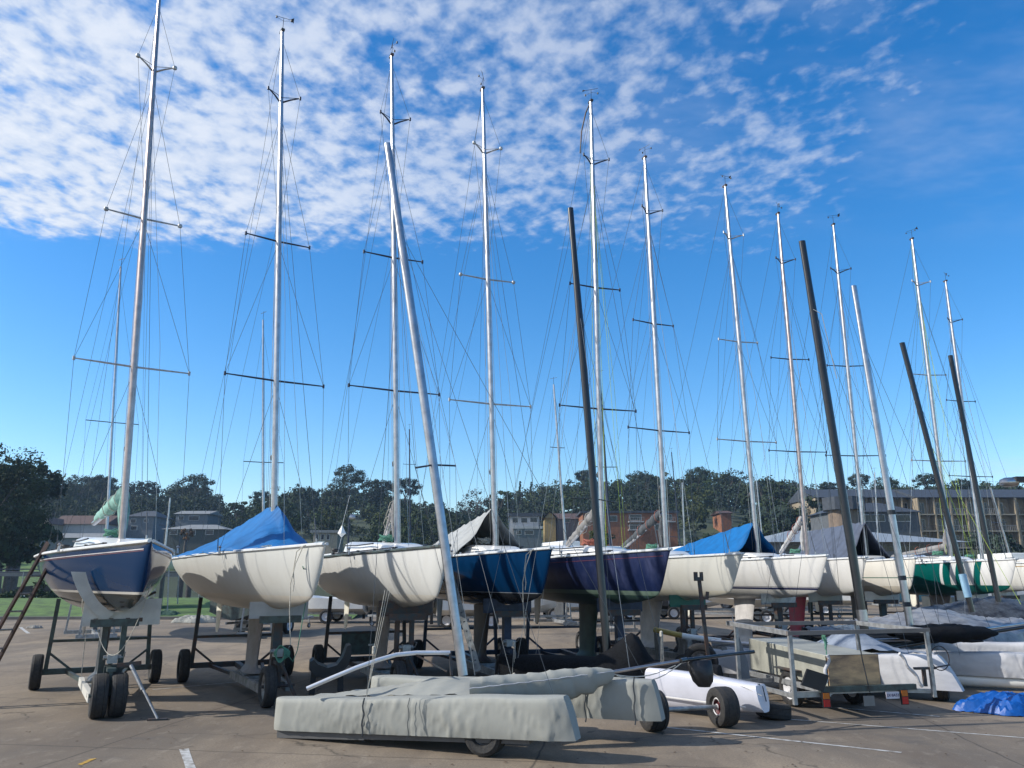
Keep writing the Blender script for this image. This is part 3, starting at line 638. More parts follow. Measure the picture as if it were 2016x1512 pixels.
BO = [
 (-6.51, 13.1, 34.0, (312, 0), h_navy, dict(label='navy blue keelboat with white boot stripe and sea-green sail bundle, nearest the ladder', keelm=K_GREY, rudm=K_GREY, mastm=ALU2, boomc=SAILG, boots=[(cove(.09), .012, WHT), (cove(.112), .010, MAROON)], spec=dict(balls=1, boome=2.98, boomx=-2.1, boomy=-.24, boomz=3.3, sailr=.13))),
 (-4.28, 14.1, 32.7, (556, 60), h_c1, dict(label='cream keelboat under a bright blue tent tarpaulin, second from the left', keelm=K_BROWN, rudm=R_WHITE, spec=dict(bowrope=1, coil=0))),
 (-2.17, 14.9, 25.3, (771, 110), h_c2, dict(label='cream keelboat with open deck and grey sail against its mast, third from the left', keelm=K_BROWN, rudm=R_WHITE, boomc=SAILW, spec=dict(rail=0, boome=2.6, boomx=-1.0, boomz=3.3, sailr=.09))),
 (-.34, 16.1, 22.3, (950, 180), h_blue, dict(label='deep blue keelboat with a thin white waterline and a grey tarp over its boom', keelm=K_BLACK, rudm=R_BLUE, spec=dict(bowrope=1, balls=1, coilm=ROPE))),
 (1.91, 16.6, 19.7, (1163, 195), h_purp, dict(label='faded violet-blue keelboat with chalky patches and green bottom paint', keelm=K_GREEN, rudm=mat('rudder_taupe', (.38, .34, .30), .5), boomc=SAILW, boots=[(cove(.10), .012, MAROON)], spec=dict(whip=1, boome=2.62, boomx=-2.0, boomz=3.4, sailr=.11, coilm=ROPE_R, halyard=ROPE_Y))),
 (3.77, 19.2, 24.6, (1269, 305), h_c6, dict(label='plain cream keelboat with a light grey keel and a dark rolled sail on its boom', keelm=K_WHITE, rudm=R_WHITE, boomc=SAILD, spec=dict(boome=2.62, boomx=-2.2, boomz=3.5, sailr=.11))),
 (6.49, 20.8, 17.3, (1427, 362), h_w7, dict(label='white keelboat with a navy boot stripe under a blue tarpaulin', keelm=K_WHITE, rudm=R_WHITE, spec=dict(coil=0))),
 (8.47, 22.6, 10.6, (1531, 415), h_w8, dict(label='white keelboat with a faded red keel and a white furled sail', keelm=R_RED, rudm=R_WHITE, mastm=ALU2, boomc=mat('sail_white', (.42, .42, .41), .8), spec=dict(boome=2.6, boomx=-1.6, boomz=3.6, sailr=.10))),
 (10.51, 23.4, 2.0, (1640, 438), h_w9, dict(label='off-white keelboat with a thin green side stripe under a slate-coloured tarp', keelm=K_GREY, rudm=R_WHITE, spec=dict(coil=0))),
 (13.64, 24.5, 6.9, (1795, 468), h_gw, dict(label='white keelboat with green stern half and slanting green stripes', keelm=K_BROWN, rudm=R_WHITE, boomc=SAILW, spec=dict(halyard=ROPE_Y, sailr=.08, boomz=2.9))),
 (16.94, 28.4, 12.0, (1861, 550), h_w11, dict(label='white keelboat with thin ochre sheer stripe cut off by the right edge', keelm=K_GREY, rudm=R_WHITE, spec=dict())),
]
for i, (X, D, yaw, top, hm, kw) in enumerate(BO):
    a2, b2 = ray(*top); zt = 13.3
    keelboat(i, X, D, yaw, hm, lean=(a2*D*1.0-X if i != 0 else -.58, 0.0), **kw)
TR = [dict(label='trailer with paired front tyres and cream horned saddle below the navy boat', mt=STEEL_G, saddle=STEEL_W, horn=True),
 dict(label='grey-green trailer with a timber keel bed and pale saddle, below the blue-tented boat', mt=STEEL_D, saddle=mat('saddle_pale', (.42, .43, .43), .5), dual=False, posts=1, flat=True, pad=STEEL_G),
 dict(label='dark trailer carrying a green name board behind its keel, below the third boat', mt=STEEL_D, saddle=STEEL_D, dual=False, board=True),
 dict(label='black steel trailer under the deep blue keelboat', mt=STEEL_N, saddle=STEEL_N, dual=False, posts=1),
 dict(label='dark navy trailer under the faded violet-blue keelboat', mt=STEEL_N, saddle=STEEL_N, dual=False, posts=1),
 dict(label='trailer with green saddle and pale keel bed under the plain cream keelboat', mt=STEEL_D, saddle=mat('saddle_green', (.02, .14, .10), .5), flat=True),
 dict(label='black trailer with grey saddle under the boat with the navy boot stripe', mt=STEEL_D, saddle=GALV, posts=1, dual=False),
 dict(label='dark trailer with grey ply saddle under the red-keeled boat', mt=STEEL_D, saddle=PLY_G, dual=False),
 dict(label='green trailer under the off-white boat with the slate tarp', mt=STEEL_G, saddle=STEEL_W, posts=1, dual=False),
 dict(label='trailer with a cream saddle under the green and white keelboat', mt=STEEL_D, saddle=STEEL_W, dual=False),
 dict(label='trailer under the last keelboat at the right edge', mt=STEEL_D, saddle=GALV, dual=False)]
for (X, D, yaw, *_), kw in zip(BO, TR): boat_trailer(X, D, yaw-4.3, **kw)
# ------------------------------------------------------------ tarpaulins over booms
def tent(bi, ridge, front, label, mt, xf=.9, xr=-6.5, sag=.10, edge=.02, wfac=1.0, name='boat_tarp', rear_drop=0):
    X, D, yaw = BO[bi][:3]; rz = math.atan2(-math.cos(R(yaw)), math.sin(R(yaw)))
    m = MB(); rows = []; n = 26; rr2 = random.Random(bi)
    for q in range(n+1):
        t = q/n; x = xf+(xr-xf)*t; zr = lerp_tab(-x, [(-a, b) for a, b in ridge]); d = XB-x
        yb = (hb(d)+.03)*wfac; zs = hsr(d)+edge; r = []
        for j in range(-9, 10):
            s = abs(j)/9; y = yb*s; z = zr+(zs-zr)*s
            z -= sag*math.sin(math.pi*s)*max(0, zr-zs)*(1+.3*math.sin(q*.9+j)); z += .012*math.sin(q*1.9+s*5)+rr2.uniform(-.004, .004)+.02*math.sin(math.atan2(y, x+.05)*9+bi)*s*(1-s)*3+.010*math.sin(q*3.7-j*1.1)
            r.append((x+.05*math.sin(j*1.3)*(1-s), math.copysign(y, j) if j else 0, max(z, zs-.03)))
        rows.append(r)
    m.grid(rows)
    me = m.build(name, mt, None, smooth=50); me.location = (X, D, 0); me.rotation_euler = (0, 0, rz)
    so_ = me.modifiers.new('thickness', 'SOLIDIFY'); so_.thickness = .006
    return tag(me, label, 'tarpaulin')
tent(1, [(1.5, 2.46), (.9, 2.62), (.05, 3.32), (-.15, 3.30), (-2.5, 3.05), (-5.2, 2.72), (-6.6, 2.50)], 0, 'bright blue tarpaulin pitched as a tent from the mast of the second boat', TARP_B, 1.5, -6.55)
tent(3, [(-.15, 3.42), (-.3, 3.38), (-2.8, 3.05), (-3.6, 2.95)], 0, 'light grey tarpaulin draped over the boom of the deep blue boat', TARP_G, -.15, -3.6)
tent(6, [(.1, 3.42), (-.4, 3.40), (-3.5, 3.0), (-6.5, 2.5)], 0, 'bright blue tarpaulin over the boom of the boat with the navy boot stripe', TARP_B, .0, -6.55)
tent(8, [(.3, 3.55), (-.2, 3.60), (-4, 3.55), (-5.2, 2.6)], 0, 'slate blue tarpaulin over the boat with the thin green stripe', TARP_DK, .2, -5.2)
# ------------------------------------------------------------ foreground: covered catamaran
def cloth_hull(root, A, B, w0, w1, ztop0, ztop1, zb0, zb1, mt, name='hull_cover', nose=.25, seed=1, n=220, flip=1, crumple=.02, seams=()):
    """canvas covered slab-sided hull from A to B (ground points); w width, z top / bottom at each end"""
    A = Vector((A[0], A[1], 0)); B = Vector((B[0], B[1], 0)); d = (B-A).normalized(); s_ = Vector((d.y, -d.x, 0))*flip   # s_ towards camera
    rr2 = random.Random(seed); ph = [rr2.uniform(0, 6.28) for _ in range(8)]; m = MB(); rows = []
    FO = [(rr2.uniform(-.02, 1.02), rr2.choice((-1, 1))*rr2.uniform(.08, .34), rr2.uniform(.004, .010), rr2.uniform(.2, .75), rr2.uniform(0, 1)) for _ in range(34)]
    def folds(t, z): return crumple*sum(a_*math.exp(-((t-t0-sl_*(z0_-z)*abs(z0_-z)*1.6-.02*math.sin(z*5+t0*20))/w_)**2)*max(0, 1-abs(z-z0_)*.8) for t0, sl_, w_, a_, z0_ in FO)
    for q in range(n+1):
        t = q/n; wv = (w0+(w1-w0)*t); zt = ztop0+(ztop1-ztop0)*t; zb = zb0+(zb1-zb0)*t; r = []
        sway = crumple*(math.sin(t*9+ph[0])+.6*math.sin(t*23+ph[1]))
        for j in range(24):
            u = j/23; seg = [(-.5, 0), (-.5, 1), (.5, 1), (.5, 0)]
            rc = .12
            if u < .36: v = u/.36*(1-rc); y = -.46-.05*math.sin(min(1, v*1.1)*3.14)**.7; z = v
            elif u < .64: aa = (u-.36)/.28*math.pi; y = -.46*math.copysign(abs(math.cos(aa))**.45, math.cos(aa)); z = 1-rc+rc*math.sin(aa)**.6; v = 1
            else: v = (1-(u-.64)/.36)*(1-rc); y = .46+.05*math.sin(min(1, v*1.1)*3.14)**.7; z = v
            # diagonal creases
            cr_ = folds(t, min(max(z, 0), 1))+crumple*sum(.30*math.sin(z*46+ts*9)*math.exp(-((t-ts)/.010)**2)-.5*math.exp(-((t-ts)/.004)**2) for ts in seams)+crumple*.5*math.sin(t*15+v*3+ph[2])*math.sin(min(max(z, 0), 1)*3.14)
            pinch = nose*max(0, t-.92)/.08
            p = A+(B-A)*t + d*(0 if t < .92 else max(0, 1-z)**.7*pinch) + s_*(-(y)*wv*(1-.45*(max(0, t-.93)/.07)**2)*(1-.5*(max(0, .05-t)/.05)**2) + (cr_ if y < 0 else -cr_)) 
            r.append((p.x, p.y, zb+(zt-zb)*z+sway*(z > .9)*.4))
        rows.append(r)
    m.grid(rows); m.add(rows[0], [tuple(range(24))]); m.add(rows[-1], [tuple(range(23, -1, -1))])
    o = m.build(name, mt, root, smooth=75); return o, A, B, d, s_
def seam_at(root, A, B, t, w, zt, zb, name='cover_seam', mt=SEAM, r=.012):
    d = (B-A).normalized(); s_ = Vector((d.y, -d.x, 0)); c0 = A+(B-A)*t; rr2 = random.Random(int(t*100)); m = MB()
    pts = [c0+s_*(w/2+.028+rr2.uniform(-.004, .006))+Vector((d.x*.01*math.sin(k*1.4), 0, zb-.02+(zt-zb+.03)*k/10)) for k in range(11)]
    m.tube(pts, r, 5); return m.build(name, mt, root)
def leaning_mast(name, base, top, r, mt, label, wires=(), spreader=None, stays=None, wing=1.6, extra=None, root=None, group=None):
    """mast standing on a boat; returned as a part when root is given"""
    base = Vector(base); top = Vector(top); m = MB(); n = 8
    inv = Vector(root.location) if root else Vector((0, 0, 0))
    pts = [base+(top-base)*k/n-inv for k in range(n+1)]; m.tube(pts, [r*(1 if k < n-1 else .85) for k in range(n+1)], 12, sq=wing)
    o = m.build('mast', mt, root, smooth=50)
    for kk, (a, b_, rr_, mm) in enumerate(wires):
        m = MB(); m.tube([Vector(a)-inv, Vector(b_)-inv], rr_, 4); m.build('stay', mm, root)
    return o
def P3(a, b, t): return Vector(a)+(Vector(b)-Vector(a))*t
def hem(root, A, B, w, zb, zt, inset=.0, n=40, nose=0):
    d = (B-A).normalized(); s_ = Vector((d.y, -d.x, 0)); m = MB()
    m.tube([A+(B-A)*(k/n)*(1-.0)+s_*(w/2+.022)+Vector((0, 0, zb+.012+.004*math.sin(k*1.7))) for k in range(n+1)], .007, 4); m.build('hem', CANVAS2, root)
# ---- cat A
catA = empty('covered_catamaran', (-.9, 10.4, 0), 0, 'catamaran wrapped in grey-green canvas nearest the camera, with a leaning silver mast', 'catamaran')
IA = Vector(catA.location)
def rel(root, *pts): return [Vector(p)-Vector(root.location) for p in pts]
def ch(root, A, B, *a, **k):
    A_, B_ = rel(root, (A[0], A[1], 0), (B[0], B[1], 0)); return cloth_hull(root, A_, B_, *a, **k)
nA, nB = (-3.05, 10.80), (.60, 9.32)
o, A_, B_, d_, s_ = ch(catA, nA, nB, .32, .38, .47, .70, .09, .245, CANVAS, seed=3, crumple=.018, nose=.15, seams=(.36, .52))
pass
for t in (.36, .52): seam_at(catA, A_, B_, t, .37, .47+.23*t, .09+.155*t, r=.010 if t < .4 else .004)
o2, C_, D_, *_ = ch(catA, (-2.0, 11.9), (1.76, 10.25), .36, .38, .60, .765, .22, .29, CANVAS, seed=8, crumple=.022, nose=.12, seams=(.80, .955))
pass
for t in (.80, .955): seam_at(catA, C_, D_, t, .37, .64+.16*t, .20+.07*t, r=.009)
m = MB(); m.beam(A_+(B_-A_)*.02+Vector((0, 0, .05)), A_+(B_-A_)*.35+Vector((0, 0, .115)), .22, .10); m.beam(A_+(B_-A_)*.35+Vector((0, 0, .115)), A_+(B_-A_)*.9+Vector((0, 0, .215)), .22, .08); m.build('hull_bottom', mat('hull_underside', (.10, .10, .10), .5), catA)
# trampoline cover, saddle shaped cloth between the hulls
m = MB(); rows = []; rr2 = random.Random(5)
for q in range(31):
    t = q/30; p0 = A_+(B_-A_)*(.07+.62*t)-s_*.16; p1 = C_+(D_-C_)*(.10+.55*t)+s_*.1; r = []
    for j in range(13):
        v = j/12; p = p0+(p1-p0)*v; z = .47+.15*t+.13*math.exp(-((t-.62)/.22)**2)*math.sin(v*3.14)+.10*v*math.exp(-((t-.35)/.3)**2)+.012*math.sin(q*1.7+j)+.012*math.sin(q*.8-j*1.9)
        r.append((p.x, p.y, z))
    rows.append(r)
m.grid(rows); m.build('trampoline_cover', CANVAS, catA, smooth=60)
mb, mtp = at(912, 1330, 10.35), at(763, 283, 10.85)
wires = []
spt = P3(mb, mtp, .26)
for s in (-1, 1):
    w0 = Vector((.0+.55*s*.2, 10.4+.62*s, .66)) if s < 0 else Vector((-.55, 11.45, .68))
leaning_mast('mast', mb, mtp, .047, ALU, '', root=catA, wing=1.35)
def wire(root, pts, mt=WIRE, r=.004, name='stay'):
    m = MB(); m.tube(rel(root, *pts), r, 4); return m.build(name, mt, root)
hound = P3(mb, mtp, .80)
sl_, sr_ = at(818, 921, 10.20), at(897, 917, 10.85)
m = MB(); c0 = P3(mb, mtp, .345); m.tube(rel(catA, c0, sl_), .013, 6); m.tube(rel(catA, c0+Vector((0, 0, .0)), sr_), .013, 6)
m.build('spreader', STEEL_N, catA)
wire(catA, [P3(mb, mtp, .93), sr_, P3(mb, mtp, .04)], r=.0035); wire(catA, [P3(mb, mtp, .93), sl_, P3(mb, mtp, .04)], r=.0035)
wire(catA, [hound, at(1265, 1325, 10.65)]); wire(catA, [hound, at(1090, 1370, 9.55)]); wire(catA, [hound, at(722, 1368, 9.70)], r=.004)
wire(catA, [P3(mb, mtp, .70), at(1012, 1352, 10.35)], WIRE_L, .003, 'halyard'); wire(catA, [hound, P3(mb, mtp, .5)+Vector((.10, 0, 0)), at(935, 1330, 10.35)], WIRE_L, .004, 'halyard')
m = MB(); top_ = at(722, 1368, 9.70)
for k in range(3): m.tube(rel(catA, top_+Vector((.0, 0, -.02)), top_+Vector((.06+.015*k, .02*k, .5)), top_+Vector((.16+.03*k, .05, 1.2))), .0035, 5)
m.lathe(rel(catA, top_+Vector((.06, 0, .5)))[0], (0, 0, 1), [(-.05, 0), (-.04, .02), (.04, .02), (.05, 0)], 8); m.build('shroud_tackle', ROPE, catA)
# boom with rolled sail under canvas
b0, b1 = at(925, 1350, 9.95), at(1207, 1324, 10.25)
m = MB(); rows = []; rr2 = random.Random(3)
for q in range(41):
    t = q/40; c0 = b0+(b1-b0)*t+Vector((0, 0, -.05*math.sin(t*3.1))); hgt = lerp_tab(t, [(0, .11), (.1, .15), (.6, .19), (.85, .15), (.97, .08), (1, .03)]); wd = hgt*.62; r = []
    for k in range(20):
        a = 2*math.pi*k/20; bm = 1+.07*math.sin(q*1.3+3*a)+rr2.uniform(-.04, .04); dn = 1.25 if math.sin(a) < 0 else .75
        r.append(c0+Vector((.02*math.sin(q), -math.cos(a)*wd*bm, math.sin(a)*hgt*bm*dn))-IA)
    rows.append(r)
m.grid(rows, closed=True); m.add(rows[0], [tuple(range(20))]); m.add(rows[-1], [tuple(range(19, -1, -1))]); m.build('boom_cover', CANVAS, catA, smooth=60)
m = MB(); m.tube([b0+(b1-b0)*t+Vector((0, -lerp_tab(t, [(0, .09), (.5, .135), (1, .03)])-.01, -.02+.04*t+.004*math.sin(t*60)))-IA for t in [k/30 for k in range(31)]], .007, 5); m.build('cover_piping', CANVAS2, catA)
p_ = at(1345, 1300, 10.70)
m = MB(); m.tube(rel(catA, b1-(b1-b0)*.06, p_), .022, 10); m.build('boom', ALU2, catA, smooth=60)
m = MB(); m.tube(rel(catA, p_, at(1484, 1283, 11.35)), .024, 10); m.tube(rel(catA, at(1340, 1301, 10.65), at(1352, 1299, 10.75)), .032, 10); m.build('tiller_extension', CARBON, catA, smooth=60)
# curved tube beam
m = MB(); pts = [at(604, 1356, 10.35), at(650, 1336, 10.40), at(700, 1315, 10.45), at(745, 1299, 10.55), at(780, 1289, 10.65), at(820, 1285, 10.75), at(886, 1285, 10.85)]
m.tube(rel(catA, *pts), .027, 10); m.build('curved_tube', mat('tube_bright', (.75, .76, .78), .3, .6, .05), catA, smooth=60)
m = MB(); m.beam(*rel(catA, at(886, 1283, 10.85), at(889, 1330, 10.75)), .03, .03); m.beam(*rel(catA, at(820, 1290, 10.75), at(880, 1322, 10.65)), .02, .02); m.build('beam_strut', STEEL_D, catA)
for i_, (c0, c1) in enumerate([((1215, 1330), (1345, 1303)), ((1200, 1326), (1330, 1310))]):
    a, b_ = at(*c0, 10.4), at(*c1, 10.75); m = MB(); m.tube([a+(b_-a)*t+Vector((0, 0, -.14*math.sin(t*3.14)*(1-.4*i_)))-IA for t in [k/10 for k in range(11)]], .007, 5); m.build('slack_line', WIRE_L, catA)
# hanging black bag
bag = MB(); bc = at(1376, 1300, 10.8); rows = []
for z, w_, dd in ((0, .20, .03), (-.05, .21, .07), (-.15, .20, .10), (-.26, .17, .09), (-.33, .10, .06)):
    rows.append([bc+Vector((w_*.8*math.cos(a)+z*.0-.25*z*.6, dd*math.sin(a), z)) for a in [2*math.pi*k/14 for k in range(14)]])
bag.grid(rows, closed=True); bag.add(rows[-1], [tuple(range(14))]); bag.add(rows[0], [tuple(range(13, -1, -1))])
o = bag.build('storage_bag', mat('bag_black', (.02, .02, .023), .45, 0, .3, 8, bump=.7, bscale=12), None, smooth=60); tag(o, 'small black bag hanging from the silver and black pole', 'bag')
def beach_trolley(c1, c2, label, r1=.26, r2=.26, rim=RIM_R, wd=.27, axle=.03, ang=None):
    c1 = Vector(c1); c2 = Vector(c2); root = empty('beach_trolley', (c1.x, c1.y, 0), 0, label, 'launching trolley'); a = c2-c1; a.z = 0; a.normalize()
    wheel(root, c1-root.location, a, r1, wd, rim, k=.46); wheel(root, c2-root.location, a, r2, wd, rim, k=.46)
    m = MB(); m.tube(rel(root, c1+a*.05, c2-a*.05), axle, 10); m.build('axle', GALV, root, smooth=True); return root
beach_trolley((-.30, 9.66, .24), (.35, 11.2, .25), 'two wheeled beach trolley under the canvas wrapped catamaran', rim=RIM, r1=.24, r2=.25)
beach_trolley((1.90, 11.12, .26), (2.92, 11.42, .26), 'beach trolley with a red spoked rim under the bare white hull', r2=.26, r1=.26)
p = gnd(1524, 1414); m = MB(); sp_ = empty('spare_tyre', (p.x, p.y, 0), R(20), 'worn tyre lying flat on the concrete right of the white hull', 'tyre'); wheel(sp_, (0, 0, .11), (.12, 0, 1), .25, .20, BLACKP, 'tyre')
# ---- bare white hull (rounded sheer)
def slim_hull(root, A, B, wid, zA, zB, mt, rocker=.05, name='hull', cut=.22, rnd_=.5, n=40, flip=1, taper=.0):
    A = Vector((A[0], A[1], 0)); B = Vector((B[0], B[1], 0)); d = (B-A).normalized(); s_ = Vector((d.y, -d.x, 0)); m = MB(); rows = []
    for q in range(n+1):
        t = q/n; zb = zA[0]+(zB[0]-zA[0])*t-rocker*math.sin(t*math.pi); zt = zA[1]+(zB[1]-zA[1])*t+.03*math.sin(t*math.pi); w_ = wid*(min(1, (t/.35+.05))**.55 if taper else 1)*(1-.15*t)
        r = []
        for k in range(20):
            a = 2*math.pi*k/20; cy = math.copysign(abs(math.cos(a))**rnd_, math.cos(a)); sz = math.copysign(abs(math.sin(a))**.45, math.sin(a)); z = (zt+zb)/2+(zt-zb)/2*sz
            yy = cy*w_/2*(1 if sz > -.3 else 1-.45*(-sz-.3)/.7)
            f_ = (zt-z)/(zt-zb); p = A+(B-A)*t+s_*yy+d*(cut*f_*max(0, t-.9)/.1)
            r.append((p.x, p.y, z))
        rows.append(r)
    m.grid(rows, closed=True); m.add(rows[0], [tuple(range(20))]); m.add(rows[-1], [tuple(range(19, -1, -1))]); return m.build(name, mt, root, smooth=50)
HW = mat('hull_bluish_white', (.62, .63, .70), .32, 0, .05, 3, coat=.3)
catW = empty('white_hull_boat', (2.9, 12.1, 0), 0, 'bare bluish white slim hull with a loose line, beside the red spoked wheel', 'catamaran')
A_, B_ = rel(catW, (1.2, 13.7, 0), (3.52, 11.62, 0))
slim_hull(catW, A_, B_, .40, (.08, .68), (.16, .52), HW, cut=.07, rocker=.05, rnd_=.22)
m = MB(); d_ = (B_-A_).normalized(); s_ = Vector((d_.y, -d_.x, 0))
m.tube([A_+(B_-A_)*t+s_*.215*(1-.15*t)+Vector((0, 0, .27-.05*t)) for t in (.3, .6, .95)], .011, 5); m.build('rubbing_strip', GRP, catW)
m = MB(); m.tube(rel(catW, at(1402, 1325, 12.0), at(1440, 1345, 11.8), at(1463, 1352, 11.6), at(1500, 1370, 11.45)), .004, 4); m.build('loose_line', ROPE, catW)
m = MB(); m.tube([B_+Vector((.03, -.01, .50)), B_+Vector((.06, -.03, .30))], .008, 5); m.lathe(B_+Vector((-.02, -.0, .47)), (0, 0, 1), [(0, 0), (0, .02), (.06, .02), (.06, 0)], 8); m.build('rudder_gudgeon', SEAM, catW)
# ---- black skiff between rows: dark hull, net, leaning black mast B
def dark_skiff(name, loc, A, B, wid, z0, z1, mt, label, cat='skiff', cover=None):
    root = empty(name, (loc[0], loc[1], 0), 0, label, cat); a, b_ = rel(root, (*A, 0), (*B, 0))
    slim_hull(root, a, b_, wid, (z0, z1), (z0+.05, z1-.05), mt, taper=1, cut=.05); return root, a, b_
skB, a, b_ = dark_skiff('racing_skiff', (1.6, 13.2), (-.2, 13.9), (3.2, 12.6), .75, .22, .72, NET, 'low black covered skiff with a black mast leaning left, ahead of the violet-blue boat')
mb, mtp = at(1197, 1302, 13.3), at(1123, 410, 13.8)
leaning_mast('mast', mb, mtp, .052, CARBON, '', root=skB, wing=1.3)
for q, (t, pt) in enumerate(((.76, (1010, 1352, 13.6)), (.76, (1305, 1300, 12.8)), (.76, (1240, 1320, 12.4)), (.95, (935, 1320, 13.4)), (.76, (1050, 1330, 14.2)))):
    wire(skB, [P3(mb, mtp, t), at(*pt)], WIRE if q % 2 else WIRE_L, .004)
wire(skB, [P3(mb, mtp, .76)+Vector((.06, 0, 0)), P3(mb, mtp, .4)+Vector((.14, 0, 0)), P3(mb, mtp, .05)+Vector((.1, 0, 0))], WIRE, .004, 'halyard')
m = MB(); c0 = P3(mb, mtp, .318); m.tube(rel(skB, c0, c0+Vector((-.42, -.1, .0))), .011, 6); m.build('spreader', CARBON, skB)
m = MB(); m.tube(rel(skB, c0, c0+Vector((.40, .15, -.05))), .011, 6); m.build('spreader', CARBON, skB)
m = MB(); rows = []                       # heap of black cloth at the mast foot
for q in range(17):
    t = q/16; x = -.9+2.0*t; h = .28+.42*math.exp(-((t-.62)/.16)**2)+.05*math.sin(q*1.3)
    rows.append([(x, .55*math.cos(a)*(.6+.4*math.sin(t*3.14)), .45+h*abs(math.sin(a))*math.sin(.15+t*2.85)+.02*math.sin(q*2+k)) for k, a in enumerate([math.pi*k/10 for k in range(11)])])
m.grid(rows); m.build('sail_bag', NET, skB, smooth=60)
def tackle(root, p, h=.6, mt=ROPE_R):
    m = MB(); p = Vector(p)
    for k in range(3): m.tube(rel(root, p+Vector((.03*k-.03, .02*k, 0)), p+Vector((.01*k, 0, h))), .005, 4)
    for z in (0, h): m.lathe(rel(root, p+Vector((0, 0, z)))[0], (0, 0, 1), [(-.05, 0), (-.04, .025), (.03, .025), (.05, 0)], 8)
    m.build('block_and_tackle', mt, root)
tackle(skB, at(1012, 1330, 13.6), .5, ROPE); tackle(skB, at(1305, 1320, 12.8), .55, ROPE)
# ---- black mast C, silver mast D, black masts E and F on covered cats to the right
catC = empty('covered_catamaran', (6.5, 15.2, 0), 0, 'catamaran with black trampoline and thick black wing mast behind the box trailer', 'catamaran')
ch(catC, (3.6, 16.2), (7.1, 13.55), .40, .42, .62, .74, .22, .20, HW if False else CANVAS2, seed=11, crumple=.004, nose=.32)
mb, mtp = at(1702, 1240, 15.0), at(1579, 475, 15.3)
leaning_mast('mast', mb, mtp, .062, CARBON, '', root=catC, wing=1.35)
m = MB(); q = P3(mb, mtp, .02); m.tube(rel(catC, q, P3(mb, mtp, .045)), .098, 14); m.build('mast_collar', ALU, catC, smooth=60)
for q, (t, pt) in enumerate(((.83, (1500, 1240, 15.8)), (.83, (1790, 1290, 14.2)), (.83, (1662, 1260, 16.5)), (.83, (1850, 1300, 14.6)), (.6, (1560, 1230, 16.0)))):
    wire(catC, [P3(mb, mtp, t), at(*pt)], WIRE, .004)
m = MB(); c0 = P3(mb, mtp, .33); m.tube(rel(catC, c0, c0+Vector((-.50, -.1, .03))), .012, 6); m.build('spreader', CARBON, catC)
m = MB(); c0 = P3(mb, mtp, .80); m.tube(rel(catC, c0+Vector((-.02, -.06, 0)), c0+Vector((.12, -.12, -.12)), c0+Vector((.30, -.1, -1.5))), .008, 5); m.build('forestay_bridle', WIRE_L, catC)
# second, parallel covered pontoon and canvas mound
ch(catC, (4.6, 17.4), (8.0, 15.6), .42, .42, .60, .66, .2, .2, CANVAS2, seed=12)
m = MB(); rows = []
for q in range(21):
    t = q/20; x = -1.5+2.4*t; rows.append([(x, -1.0+1.6*k/10, .70+.34*math.exp(-((t-.55)/.2)**2)*math.sin(.2+k/10*2.7)+.02*math.sin(q*1.9+k*1.3)) for k in range(11)])
m.grid(rows); m.build('trampoline_cover', mat('canvas_blue_grey', (.26, .30, .36), .8, 0, .1, 3, bump=.4), catC, smooth=60)
catD = empty('covered_catamaran', (8.3, 15.4, 0), 0, 'catamaran under pale sun-bleached covers with a plain silver mast, right foreground', 'catamaran')
o, A_, B_, *_ = ch(catD, (6.2, 16.4), (10.2, 14.4), .42, .42, .62, .66, .26, .22, CANVAS2, seed=21, crumple=.02)
seam_at(catD, A_, B_, .80, .43, .64, .24, r=.006)
m = MB(); dd = (B_-A_); m.tube([A_+dd*.2+Vector((0, -.02, .20)), A_+dd*.6+Vector((0, -.05, .15)), B_+Vector((0, 0, .18))], .12, 12, sq=1); m.build('hull_bottom', GRP, catD, smooth=60)
ch(catD, (7.6, 18.2), (11.6, 16.6), .42, .42, .64, .68, .26, .24, CANVAS2, seed=22, crumple=.02)
mb, mtp = at(1792, 1232, 15.7), at(1681, 563, 16.0)
leaning_mast('mast', mb, mtp, .055, ALU, '', root=catD, wing=1.3)
for t in (.30, .12, .05): 
    m = MB(); c0 = P3(mb, mtp, t); m.tube(rel(catD, c0, P3(mb, mtp, t+.012)), .076, 12); m.build('mast_band', SEAM, catD)
for q, (t, pt) in enumerate(((.82, (1700, 1240, 17.0)), (.82, (1890, 1290, 15.0)), (.82, (1960, 1260, 16.4)), (.5, (1850, 1230, 16.0)))): wire(catD, [P3(mb, mtp, t), at(*pt)], WIRE, .004)
# black trampoline bundle lying across
m = MB(); rows = []; p0, p1 = Vector((7.0, 14.9, .98)), Vector((9.1, 15.2, .98))
for q in range(25):
    t = q/24; c0 = p0+(p1-p0)*t; h = .17*math.sin(.12+t*2.9)**.6; rows.append([c0+Vector((.04*math.sin(q), -.35*math.cos(a)*(.5+.5*math.sin(t*3.1)), h*math.sin(a)*(1+.1*math.sin(q*1.7+k))))-Vector(catD.location) for k, a in enumerate([2*math.pi*k/14 for k in range(14)])])
m.grid(rows, closed=True); m.build('trampoline', NET, catD, smooth=60)
m = MB(); rows = []
for q in range(13):
    t = q/12; rows.append([(-2.0+2.8*t, .2+2.0*k/8, .80+.03*math.sin(q+k)) for k in range(9)])
m.grid(rows); so_ = m.build('trampoline_net', NET, catD, smooth=60); mo = so_.modifiers.new('t', 'SOLIDIFY'); mo.thickness = .02
m = MB(); m.tube(rel(catD, at(1640, 1262, 15.0), at(1850, 1258, 15.3), at(1925, 1240, 15.8), at(2030, 1226, 16.5)), .03, 8); m.build('boom', ALU, catD, smooth=60)
m = MB(); m.tube(rel(catD, at(1660, 1290, 14.6), at(1800, 1268, 14.9), at(2030, 1232, 15.4)), .035, 8); m.build('tiller_bar', CARBON, catD, smooth=60)
